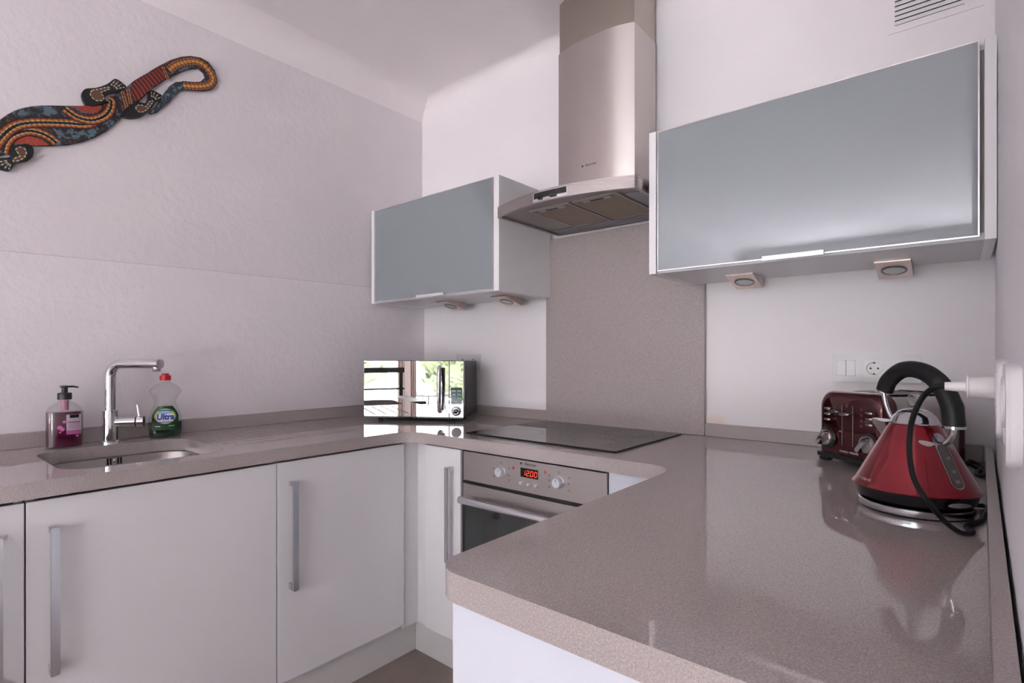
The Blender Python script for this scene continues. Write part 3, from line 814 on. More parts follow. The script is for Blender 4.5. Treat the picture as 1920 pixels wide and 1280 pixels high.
for a, b in mods[1:]:
    cx = (a + b) / 2
    bm = bmesh.new(); prism(bm, [(a, 1.1295), (b, 1.1295), (b, 1.178), (a, 1.178)], 1.9585, 1.9606, lambda p, q, h: (p, h, q), holes=[circle(cx, 1.1535, 0.0208)]); finish(bm, 'socket_frame', 'plastic_cream', t)
    socket_face(t, lambda u, v, h, cx=cx: (cx + u, 1.9595 - h * 0.8, 1.1535 + v))
rebase(t)
t = thing('socket_plate', 'white double socket plate half hidden behind the microwave', 'socket', (-1.93, 1.969, 1.115))
module_plate(t, -2.020, -1.850, 1.115, 1.2005, [circle(-1.973, 1.157, 0.0205), circle(-1.897, 1.157, 0.0205)])
for cx in (-1.973, -1.897): socket_face(t, lambda u, v, h, cx=cx: (cx + u, 1.9610 - h * 0.7, 1.157 + v))
rebase(t)
# sockets on the return wall
def return_wall_socket(label, y0, y1, z0, z1, th):
    yc, zc = (y0 + y1) / 2, (z0 + z1) / 2
    xw = lambda y: 0.0365 + 0.0242 * (y - 0.45)
    t = thing('wall_socket', label, 'socket', (xw(yc), yc, z0), 0, 'white sockets on the return wall')
    def outline(s, pinch):
        o = []
        for i in range(40):
            a = 2 * PI * i / 40; c, q = math.cos(a), math.sin(a)
            u = math.copysign(abs(c) ** 0.45, c); v = math.copysign(abs(q) ** 0.45, q)
            o.append((yc + u * (y1 - y0) / 2 * s * (1 - pinch * (1 - abs(v))), zc + v * (z1 - z0) / 2 * s))
        return o
    bm = bmesh.new()
    loft(bm, [[(xw(y) - d, y, z) for y, z in outline(s, 0.0)] for s, d in ((1.0, 0.0), (1.0, th * .7), (0.965, th), (0.62, th), (0.58, th - .002))])
    finish(bm, 'plate', 'plastic_white', t, angle=35)
    bm = bmesh.new(); lathe(bm, [(0.024, -th + .0025), (0.024, -th - .0015), (0.0195, -th - .0015), (0.0185, -th + 0.001)], 28, xw(yc), yc, zc + 0.010, 'x'); finish(bm, 'outlet', 'plastic_white', t)
    return rebase(t)
return_wall_socket('white wall socket holding the kettle plug, beside the kettle handle', 0.962, 1.080, 1.078, 1.187, 0.0115)
return_wall_socket('empty white wall socket cut by the right edge of the picture', 0.622, 0.748, 1.090, 1.184, 0.0105)

# ================================================================ microwave
t = thing('microwave', 'mirror-fronted black microwave angled into the corner', 'microwave', (-2.080, 1.438, ZT), math.radians(32.0))
W, D_, H0, H1 = 0.463, 0.295, 0.018, 0.270
bm = bx(bmesh.new(), 0.002, W - 0.002, 0.022, D_, H0, H1, 0.004, 2); finish(bm, 'case', 'microwave_case', t)
bm = bmesh.new(); prism(bm, rounded([(0.055, H0 + .03), (D_ - .02, H0 + .03), (D_ - .02, H1 - .022), (0.055, H1 - .022)], 0.008, 4), W - 0.003, W - 0.0005, lambda a, b, h: (h, a, b)); finish(bm, 'side_pressing', 'microwave_case', t)
split = 0.398
bm = bx(bmesh.new(), 0.0, split - 0.001, 0.0, 0.0215, H0 + .001, H1, 0.0015, 2); dr = finish(bm, 'door', 'mirror_front', t)
bm = bx(bmesh.new(), split + 0.001, W, 0.0, 0.0215, H0 + .001, H1, 0.0015, 2); pn = finish(bm, 'control_panel', 'mirror_front', t)
bm = bx(bmesh.new(), 0.0, W, -0.0005, 0.022, H1 + 0.0001, H1 + 0.0022); finish(bm, 'top_trim', 'black_gloss', t)
box('bottom_trim', 'black_gloss', t, 0.001, W - .001, 0.002, 0.022, H0 - .004, H0 + .0005)
hb = bmesh.new(); hx = 0.358
tube(hb, spline([(hx, -0.002, 0.045), (hx, -0.022, 0.058), (hx, -0.030, 0.15), (hx, -0.022, 0.232), (hx, -0.002, 0.245)], 6), 0.0085, 12)
tag(finish(hb, 'handle', 'chrome', dr), 'curved chrome pull handle')
box('handle_recess', 'black_gloss', dr, hx + 0.010, hx + 0.022, -0.0012, -0.0002, 0.050, 0.240)
for r_ in range(4):
    for c_ in range(2):
        x = 0.4105 + c_ * 0.0235; z = 0.082 + r_ * 0.0165
        box('button', 'button_blue', pn, x, x + 0.0185, -0.0012, -0.0002, z, z + 0.0098)
box('button_field', 'black_gloss', pn, 0.406, 0.4575, -0.0004, 0.0, 0.076, 0.152)
bm = bmesh.new(); lathe(bm, [(0.022, 0), (0.022, -0.005), (0.0175, -0.007), (0.0165, -0.017), (0.013, -0.019), (0.0125, -0.016)], 32, 0.4315, -0.0002, 0.048, 'y'); k_ = finish(bm, 'dial', 'chrome', pn)
bm = bmesh.new(); lathe(bm, [(0.0122, -0.0165), (0.011, -0.0172)], 24, 0.4315, 0, 0.048, 'y'); finish(bm, 'dial_cap', 'black_gloss', k_)
for (x, y) in ((0.06, 0.05), (W - 0.06, 0.05), (0.06, D_ - .04), (W - .06, D_ - .04)):
    bm = bmesh.new(); lathe(bm, [(0.010, 0.0), (0.012, 0.0145)], 16, x, y, 0); finish(bm, 'foot', 'black_rubber', t)

# ================================================================ tap
t = thing('tap', 'tall chrome mixer tap with square bent spout behind the sink', 'tap', (-2.192, 0.516, ZT))
bm = bmesh.new(); lathe(bm, [(0.027, 0), (0.027, 0.006), (0.0225, 0.0085), (0.0225, 0.108), (0.0205, 0.110)], 36); finish(bm, 'body', 'chrome', t)
th = math.radians(32); dx, dy = math.cos(th), math.sin(th)
path = [(0, 0, 0.108), (0, 0, 0.222)]
for k in range(1, 9):
    a = PI / 2 * k / 8; path.append((dx * (0.044 - 0.044 * math.cos(a)), dy * (0.044 - 0.044 * math.cos(a)), 0.222 + 0.044 * math.sin(a)))
path.append((dx * 0.100, dy * 0.100, 0.266)); path.append((dx * 0.188, dy * 0.188, 0.266))
bm = bmesh.new(); tube(bm, path, 0.0165, 24); sp_ = finish(bm, 'spout', 'chrome', t, angle=50)
bm = bmesh.new(); lathe(bm, [(0.011, 0), (0.0125, 0.002), (0.0125, 0.016)], 24, dx * 0.174, dy * 0.174, 0.240); finish(bm, 'aerator', 'chrome', sp_)
th = math.radians(62); dx, dy = math.cos(th), math.sin(th)
bm = bmesh.new(); tube(bm, [(dx * .015, dy * .015, .068), (dx * .072, dy * .072, .068)], 0.0165, 24); finish(bm, 'lever_body', 'chrome', t)
bm = bmesh.new(); tube(bm, [(dx * .0722, dy * .0722, .068), (dx * .0765, dy * .0765, .068)], 0.0168, 24); finish(bm, 'seal_ring', 'black_rubber', t)
bm = bmesh.new(); tube(bm, [(dx * .077, dy * .077, .068), (dx * .096, dy * .096, .068)], 0.0185, 24)
tube(bm, [(dx * .084, dy * .084, .080), (dx * .080 - .004, dy * .080 - .002, .125)], [0.0055, 0.0045], 12); finish(bm, 'lever', 'chrome', t)

# ================================================================ bottles by the sink
def super_loop(hw, hd, z, n=40, e=2.0):
    l = []
    for i in range(n):
        a = 2 * PI * i / n; c, s = math.cos(a), math.sin(a)
        l.append((hw * math.copysign(abs(c) ** (2 / e), c), hd * math.copysign(abs(s) ** (2 / e), s), z))
    return l
t = thing('soap_dispenser', 'pink hand soap bottle with a black pump', 'soap bottle', (-2.198, 0.398, ZT), math.radians(80))
prof = [(0.0, .043, .024), (0.004, .0465, .0265), (0.06, .0475, .0272), (0.114, .0470, .0268), (0.128, .0405, .0245), (0.138, .0300, .0205), (0.146, .0165, .0155), (0.152, .0140, .0140)]
bm = bmesh.new(); loft(bm, [super_loop(w, d, z, e=2.6 if z < .12 else 2.0) for z, w, d in prof]); finish(bm, 'bottle', 'clear_plastic', t, angle=50)
bm = bmesh.new(); loft(bm, [super_loop(w * .97, d * .96, z + (0.002 if z == 0 else 0), e=2.6) for z, w, d in prof[:4]]); finish(bm, 'liquid', 'liquid_pink', t, angle=50)
bm = bmesh.new(); lathe(bm, [(.0185, .1525), (.0185, .172), (.0165, .174), (.008, .1745), (.008, .190)], 28); pm = finish(bm, 'pump_collar', 'black_plastic', t)
bm = bmesh.new(); loft(bm, [super_loop(w, d, z, 20) for z, w, d in ((.1895, .0085, .0085), (.192, .013, .012), (.1955, .0125, .0115), (.197, .006, .006))]); tube(bm, [(0.0, 0, .1930), (.020, 0, .1935), (.034, 0, .190)], [.006, .005, .004], 10, flat=.6); finish(bm, 'pump_head', 'black_plastic', t)
bm = bmesh.new(); lathe(bm, [(.0105, .1185), (.0105, .150)], 16); finish(bm, 'dip_tube', 'tube_pink', t)
def surf_fn(profile, e, off):
    def f(x, z):
        for (za, wa, da), (zb, wb, db) in zip(profile, profile[1:]):
            if za <= z <= zb:
                k = (z - za) / (zb - za); w = wa + (wb - wa) * k; d = da + (db - da) * k; break
        q = max(0.0, 1 - (abs(x) / w) ** e) ** (1 / e)
        return (x, -d * q - off, z)
    return f
def patch(name, mat, parent, outline, surf, n=10, mi=0):
    """thin label following the bottle front: outline gives x-range per height"""
    bm = bmesh.new()
    loft(bm, [[surf(xa + (xb - xa) * i / n, z) for i in range(n + 1)] for z, xa, xb in outline], False, False, False)
    return finish(bm, name, mat, parent, angle=60)
sf = surf_fn(prof, 2.6, 0.0004)
lb = patch('label', 'label_lilac', t, [(z, .004, .041) for z in (.055, .075, .095, .105)], sf)
patch('label_foot', 'label_pink', lb, [(z, .004, .041) for z in (.0425, .0548)], sf)
sf2 = surf_fn(prof, 2.6, 0.0009)
patch('label_badge', 'black_gloss', lb, [(z, .012, .035) for z in (.0945, .1045)], sf2)
sft = surf_fn(prof, 2.6, 0.0013)
text('lettering', 'Handsoap', 0.0078, 'liquid_pink', lb, lambda x, y, h: sft(.0225 + x, .0815 + y), bold=True)
for i, z in enumerate((.0745, .0705, .0665, .0625)): patch('print_line', 'label_pink', lb, [(z, .009, .036 - .003 * (i % 2)), (z + .001, .009, .036 - .003 * (i % 2))], sf2)
for (bx_, bz_, br_) in ((-.012, .066, .0065), (-.006, .060, .0062), (-.001, .083, .0045), (-.011, .0505, .003), (.031, .037, .0035)):
    bm = bmesh.new(); bm.faces.new([bm.verts.new(sf(bx_ + br_ * math.cos(2 * PI * i / 16), bz_ + br_ * math.sin(2 * PI * i / 16))) for i in range(16)]); finish(bm, 'bubble_print', 'bubble_pink', t)

t = thing('washing_up_liquid', 'clear waisted bottle of green washing-up liquid with a red cap', 'detergent bottle', (-2.208, 0.684, ZT), math.radians(73))
prof = [(0.0, .0455, .026), (0.004, .0485, .0285), (.03, .0515, .030), (.062, .0515, .030), (.085, .0465, .0285), (.108, .0375, .0262), (.128, .0335, .025), (.145, .0395, .026), (.160, .0495, .0275), (.168, .0500, .027), (.178, .0430, .025), (.189, .0290, .021), (.197, .0165, .0155), (.2035, .0145, .0145)]
sm = [tuple(p) for p in spline([Vector(p) for p in prof], 4)]
bm = bmesh.new(); loft(bm, [super_loop(w, d, z, e=2.2) for z, w, d in sm]); finish(bm, 'bottle', 'clear_plastic', t, angle=60)
bm = bmesh.new(); loft(bm, [super_loop(w * .975, d * .96, max(z, .0015), e=2.2) for z, w, d in sm if z < .060]); finish(bm, 'liquid', 'liquid_green', t, angle=60)
bm = bmesh.new(); lathe(bm, [(.0150, .2035), (.0178, .2040), (.0178, .2205), (.0165, .2215), (.0118, .2220), (.0118, .2275), (.0108, .2285)], 28); finish(bm, 'cap', 'cap_red', t)
sf = surf_fn(sm, 2.2, 0.0005)
def wid(z): return max(0.004, min(.0405, .0405 if z < .075 else .0405 - .0185 * ((z - .075) / .037) ** 1.5))
lb = patch('label', 'label_green', t, [(z, -wid(z), wid(z)) for z in [.027 + .0855 * i / 14 for i in range(15)]], sf, 14)
def oval(name, mat, cz, rx, rz, off):
    s_ = surf_fn(sm, 2.2, off); n = 12
    return patch(name, mat, lb, [(cz + rz * math.sin(a), -rx * math.cos(a), rx * math.cos(a)) for a in [(-.49 + .98 * i / n) * PI for i in range(n + 1)]], s_, 10)
oval('label_halo', 'label_lime', .076, .033, .0275, .0010); oval('label_oval', 'label_white', .073, .029, .0225, .0015)
s4 = surf_fn(sm, 2.2, 0.0021)
text('lettering', 'Ultra', 0.0285, 'label_blue', lb, lambda x, y, h: s4(x, .0735 + y), bold=0.045, sx=0.90, shear=0.10)
patch('label_ribbon', 'label_cyan', lb, [(z, -.019, .019) for z in (.0865, .0905)], s4); patch('label_ribbon', 'label_blue', lb, [(z, -.020, .020) for z in (.0945, .0985)], s4)
patch('label_ribbon', 'label_blue', lb, [(z, -.020, .020) for z in (.0545, .0572)], s4)
patch('print_line', 'label_white', lb, [(z, -.031, -.015) for z in (.0395, .0425)], s4); patch('print_line', 'label_white', lb, [(z, .010, .028) for z in (.0410, .0430)], s4)

# ================================================================ toaster
toaster = t = thing('toaster', 'dark red four-slice toaster with steel sides behind the kettle', 'toaster', (-0.3085, 1.728, ZT), math.radians(-38.9))
TW, TD, TB, TH = 0.207, 0.262, 0.024, 0.195
def tprof(ins, zb=TB): return rounded([(ins, zb), (TW - ins, zb), (TW - ins, TH - ins), (ins, TH - ins)], [0.004, 0.004, 0.040, 0.040], 9)
def cap_block(name, y0, y1, round0, round1):
    ins0 = [(0.0, 0.0)]
    loops = []
    seq = []
    if round0: seq += [(y0 + 0.016 * (1 - math.sin(a)), 0.016 * (1 - math.cos(a))) for a in (PI / 2, 1.2, .8, .4, 0)]
    else: seq += [(y0, 0)]
    if round1: seq += [(y1 - 0.016 * (1 - math.sin(a)), 0.016 * (1 - math.cos(a))) for a in (0, .4, .8, 1.2, PI / 2)]
    else: seq += [(y1, 0)]
    bm = bmesh.new()
    loft(bm, [[(a, y, b) for a, b in tprof(i)] for y, i in seq])
    return finish(bm, name, 'red_enamel_toaster', t, angle=50)
fc = cap_block('front_cap', 0.0, 0.045, True, False); cap_block('rear_cap', TD - 0.024, TD, False, True)
bm = bmesh.new(); prism(bm, tprof(0.003), 0.0455, TD - 0.0245, lambda a, b, h: (a, h, b)); finish(bm, 'shell', 'steel_toaster', t, angle=30)
bm = bx(bmesh.new(), -0.003, TW + .003, -0.003, TD + .003, 0.010, TB - .0003, 0.003, 2)
finish(bm, 'base', 'black_plastic', t)
for (x, y) in ((0.014, 0.012), (TW - .014, 0.012), (0.014, TD - .012), (TW - .014, TD - .012)):
    bm = bx(bmesh.new(), x - .014, x + .014, y - .011, y + .011, 0.0, 0.0098, 0.002, 1); finish(bm, 'foot', 'black_plastic', t)
for sx_ in (.03, .075, .117, .162): box('bread_slot', 'gap_dark', t, sx_, sx_ + .018, .055, TD - .035, TH - .0032, TH - .0024)
FY = 0.0
for sx_ in (.086, .121):
    box('lever_slot', 'gap_dark', fc, sx_ - .0018, sx_ + .0018, FY - .0004, FY + .0002, .052, .160)
    box('slot_edge', 'print_silver', fc, sx_ - .0026, sx_ - .0019, FY - .0007, FY + .0002, .052, .160)
for (sx_, z) in ((.0725, .1415), (.108, .1375)):
    bm = bmesh.new(); loft(bm, [[(sx_ + .0180 * k * math.cos(2 * PI * i / 20), y, z + .0056 * k * math.sin(2 * PI * i / 20)) for i in range(20)] for y, k in ((-.003, .8), (-.008, 1), (-.020, 1), (-.024, .75))]); finish(bm, 'lever', 'chrome', fc)
for sx_, zz in ((.036, (.146, .131, .116)), (.172, (.146, .131, .116))):
    for z in zz:
        bm = bmesh.new(); loft(bm, [[(sx_ + .0105 * k * math.cos(2 * PI * i / 20), y, z + .0046 * k * math.sin(2 * PI * i / 20)) for i in range(20)] for y, k in ((0, 1), (-.004, 1), (-.007, .6))]); finish(bm, 'button', 'chrome', fc)
for sx_ in (.036, .170):
    bm = bmesh.new(); lathe(bm, [(.0285, 0), (.0285, -.004), (.026, -.006)], 36, sx_, 0, .066, 'y'); k_ = finish(bm, 'dial_bezel', 'black_plastic', fc)
    bm = bmesh.new(); lathe(bm, [(.0225, -.0062), (.0215, -.012), (.019, -.0145), (.008, -.0155)], 32, sx_, 0, .066, 'y'); finish(bm, 'dial', 'steel_toaster', k_)
    bm = bmesh.new(); ca, sa = math.cos(.9), math.sin(.9)
    prism(bm, [(sx_ + u * ca - v * sa, .066 + u * sa + v * ca) for u, v in rounded([(-.024, -.006), (.024, -.006), (.024, .006), (-.024, .006)], .0055, 5)], -.028, -.0145, lambda a, b, h: (a, h, b)); finish(bm, 'dial_grip', 'chrome', k_)
    for q in range(7):
        a = -.6 + q * .55; bm = bx(bmesh.new(), sx_ + .0272 * math.cos(a) - .0008, sx_ + .0272 * math.cos(a) + .0008, -.0047, -.0041, .066 + .0272 * math.sin(a) - .0008, .066 + .0272 * math.sin(a) + .0008); finish(bm, 'dial_mark', 'print_silver', k_)
text('lettering', 'morphy richards', 0.0092, 'print_silver', fc, lambda x, y, h: (.106 + x, -h, .036 + y), bold=True)
for (sx_, z) in ((.060, .150), (.060, .133), (.060, .120), (.100, .158), (.146, .152), (.146, .138), (.146, .124), (.146, .110)):
    bm = bmesh.new(); loft(bm, [[(sx_ + q * math.cos(2 * PI * i / 16), -.0004, z + q * math.sin(2 * PI * i / 16)) for i in range(16)] for q in (.0026, .0032)], False, False); finish(bm, 'symbol', 'worn_silver', fc)

# ================================================================ kettle
KX, KY = -0.067, 1.278
t = thing('kettle', 'glossy red pyramid kettle with a black arched handle', 'kettle', (KX, KY, ZT + 0.0175), math.radians(-37))
Z = lambda z: z - 0.0175
cone = lambda z: 0.0985 - 0.0585 * (z - 0.046) / 0.116
bm = bmesh.new(); lathe(bm, [(.084, .0), (.092, .006), (.0955, .020), (.0985, .0245)], 64); finish(bm, 'foot_ring', 'black_gloss', t)
bm = bmesh.new(); lathe(bm, [(.0955, Z(.0425)), (.1000, Z(.0430)), (.1010, Z(.0450)), (.0995, Z(.0475)), (cone(.052), Z(.052)), (cone(.10), Z(.10)), (cone(.158), Z(.158)), (cone(.162) - .001, Z(.162)), (.036, Z(.1632))], 72, cap0=False, cap1=False)
bd = finish(bm, 'body', 'red_enamel', t, angle=40)
bm = bmesh.new(); lathe(bm, [(.0395, Z(.1625)), (.0400, Z(.1650)), (.0375, Z(.1675)), (.034, Z(.176)), (.027, Z(.184)), (.016, Z(.1895)), (.004, Z(.191))], 48); lid = finish(bm, 'lid', 'chrome', t, angle=50)
loop = [(0.010 * math.sin(a), 0, Z(.206) - 0.0135 * math.cos(a)) for a in [2 * PI * k / 20 for k in range(20)]]
bm = bmesh.new()
loft(bm, [[(p[0] * s_, w_, Z(.206) + (p[2] - Z(.206)) * s_) for p in loop] for s_, w_ in ((1, -.006), (1, .006), (.78, .006), (.78, -.006), (1, -.006))], False, False); finish(bm, 'lid_knob', 'chrome', lid)
bm = bmesh.new()
def tri(x, hw, zt, zb): return [(x, -hw, Z(zt)), (x, hw, Z(zt)), (x, 0.004, Z(zb)), (x, -0.004, Z(zb))]
loft(bm, [tri(-.036, .030, .162, .105), tri(-.060, .020, .162, .125), tri(-.086, .006, .1635, .1535)]); finish(bm, 'spout', 'chrome', t, angle=30)
hp = spline([(-.063, 0, Z(.221)), (-.052, 0, Z(.243)), (-.022, 0, Z(.264)), (.016, 0, Z(.262)), (.048, 0, Z(.241)), (.068, 0, Z(.205)), (.0735, 0, Z(.166))], 8)
bm = bmesh.new(); tube(bm, hp, [.0150 + .0020 * i / len(hp) for i in range(len(hp))], 20, flat=1.0); hd = finish(bm, 'handle', 'black_rubber', t, angle=50)
bm = bmesh.new(); tube(bm, spline([(-.064, 0, Z(.2215)), (-.0645, 0, Z(.2175))], 2), .0155, 20); tube(bm, spline([(.0735, 0, Z(.1665)), (.0735, 0, Z(.162))], 2), .0175, 20); finish(bm, 'handle_collar', 'chrome', hd)
bm = bmesh.new(); tube(bm, spline([(-.0645, 0, Z(.218)), (-.060, 0, Z(.195)), (-.052, 0, Z(.176)), (-.040, 0, Z(.160))], 6), .0042, 10); finish(bm, 'handle_bracket', 'chrome', hd)
bm = bmesh.new(); tube(bm, spline([(.0735, 0, Z(.162)), (.071, 0, Z(.150)), (.066, 0, Z(.140)), (.058, 0, Z(.132))], 6), .0050, 10); finish(bm, 'handle_bracket', 'chrome', hd)
def conep(x, z, off, a0=0.0):
    r = cone(z) + off * 0.9
    a = a0 + x / cone(z)
    return (r * math.cos(a), r * math.sin(a), Z(z) + off * 0.4)
def cone_patch(name, mat, parent, outline, a0, off, n=10):
    bm = bmesh.new(); loft(bm, [[conep(xa + (xb - xa) * i / n, z, off, a0) for i in range(n + 1)] for z, xa, xb in outline], False, False, False)
    return finish(bm, name, mat, parent, angle=60)
def strip(z0, z1, hw):
    out = []
    for i in range(33):
        k = 0.5 - 0.5 * math.cos(PI * i / 32); z = z0 + (z1 - z0) * k
        e = min(1.0, math.sqrt(max(0.02, 1 - max(0, (abs(2 * k - 1) - .76) / .24) ** 2))); out.append((z, -hw * e, hw * e))
    return out
ga = -0.10
gg = cone_patch('water_gauge', 'chrome', bd, strip(.058, .150, .0125), ga, .0006); cone_patch('gauge_window', 'gauge_smoke', gg, strip(.060, .132, .0102), ga, .0014)
for z, s_ in ((.070, '0.5'), (.086, '1.0'), (.108, '1.5')):
    text('gauge_number', s_, .0062, 'print_silver', gg, lambda x, y, h, z=z: conep(x, z + y, .0019, ga))
cone_patch('worn_patch', 'worn_silver', bd, [(.1275, -.026, -.020), (.1305, -.033, -.012), (.134, -.036, -.013), (.137, -.034, -.026)], ga, .0004); cone_patch('worn_patch', 'worn_silver', bd, [(.122, .020, .024), (.128, .014, .026), (.134, .013, .022), (.139, .012, .016)], ga, .0004)
text('lettering', 'morphy richards', .0088, 'worn_silver', bd, lambda x, y, h: conep(x, .0565 + y, .0005, math.radians(-112)))
bm = bmesh.new(); loft(bm, [[(.0960 + .006 * k + d_ * 0, .020 * k * math.cos(2 * PI * i / 20), .0165 + .0042 * k * math.sin(2 * PI * i / 20)) for i in range(20)] for d_, k in ((0, 1.0), (0, .95), (0, .6))]); sw_ = finish(bm, 'switch', 'chrome', t)
sw_.location = (0.004, 0, 0); sw_.rotation_euler = (0, 0, -0.25)
kb = thing('power_dock', 'round steel-rimmed power base under the red kettle, with its black cord', 'dock', (KX, KY, ZT))
bm = bmesh.new(); lathe(bm, [(.086, 0), (.087, .0035), (.084, .0036)], 64); finish(bm, 'foot', 'black_rubber', kb)
bm = bmesh.new(); lathe(bm, [(.0895, .0037), (.0900, .0050), (.0900, .0150), (.0885, .0165), (.070, .0172)], 64); finish(bm, 'rim', 'steel_handle', kb)
# power lead: from the wall plug, down in front of the kettle, back to the base
def to_local(o, t):
    bpy.context.view_layer.update(); o.data.transform(t.matrix_world.inverted()); return o
PX, PY, PZ = 0.0385, 1.020, 1.146
bm = bmesh.new(); lathe(bm, [(.0150, -.0005), (.0165, -.003), (.0155, -.016), (.0145, -.0285), (.0165, -.029), (.0165, -.0315), (.0082, -.032), (.0072, -.042), (.0060, -.056)], 28, PX, PY, PZ, 'x')
plg = to_local(finish(bm, 'plug', 'plastic_cream', kb), kb); plg['label'] = 'white plug with tapered cable guard'
pts = [(-.0170, 1.020, 1.146), (-.030, 1.030, 1.143), (-.047, 1.045, 1.122), (-.060, 1.062, 1.080), (-.0625, 1.075, 1.030), (-.056, 1.085, .988), (-.040, 1.095, .956), (-.020, 1.108, .926), (-.002, 1.120, .909), (.010, 1.136, .9046), (.0155, 1.150, .9046), (.011, 1.166, .9046), (.008, 1.180, .9046), (.016, 1.205, .9046), (.028, 1.24, .9046), (.0325, 1.28, .9046), (.037, 1.315, .9046), (.0385, 1.345, .9046), (.034, 1.360, .9055), (.022, 1.345, .908)]
bm = bmesh.new(); tube(bm, spline(pts, 7), .0042, 10)
to_local(finish(bm, 'cord', 'black_rubber', kb, angle=60), kb)['label'] = 'black power cord'
bm = bmesh.new(); tube(bm, spline([(.018, 1.79, .915), (.034, 1.80, .906), (.046, 1.77, .9046), (.044, 1.72, .9046), (.038, 1.70, .9046), (.030, 1.72, .9046), (.034, 1.77, .9046), (.043, 1.82, .9046), (.040, 1.88, .9046), (.02, 1.93, .9046)], 6), .0042, 10)
to_local(finish(bm, 'cord', 'black_rubber', toaster, angle=60), toaster)['label'] = 'black power cord'
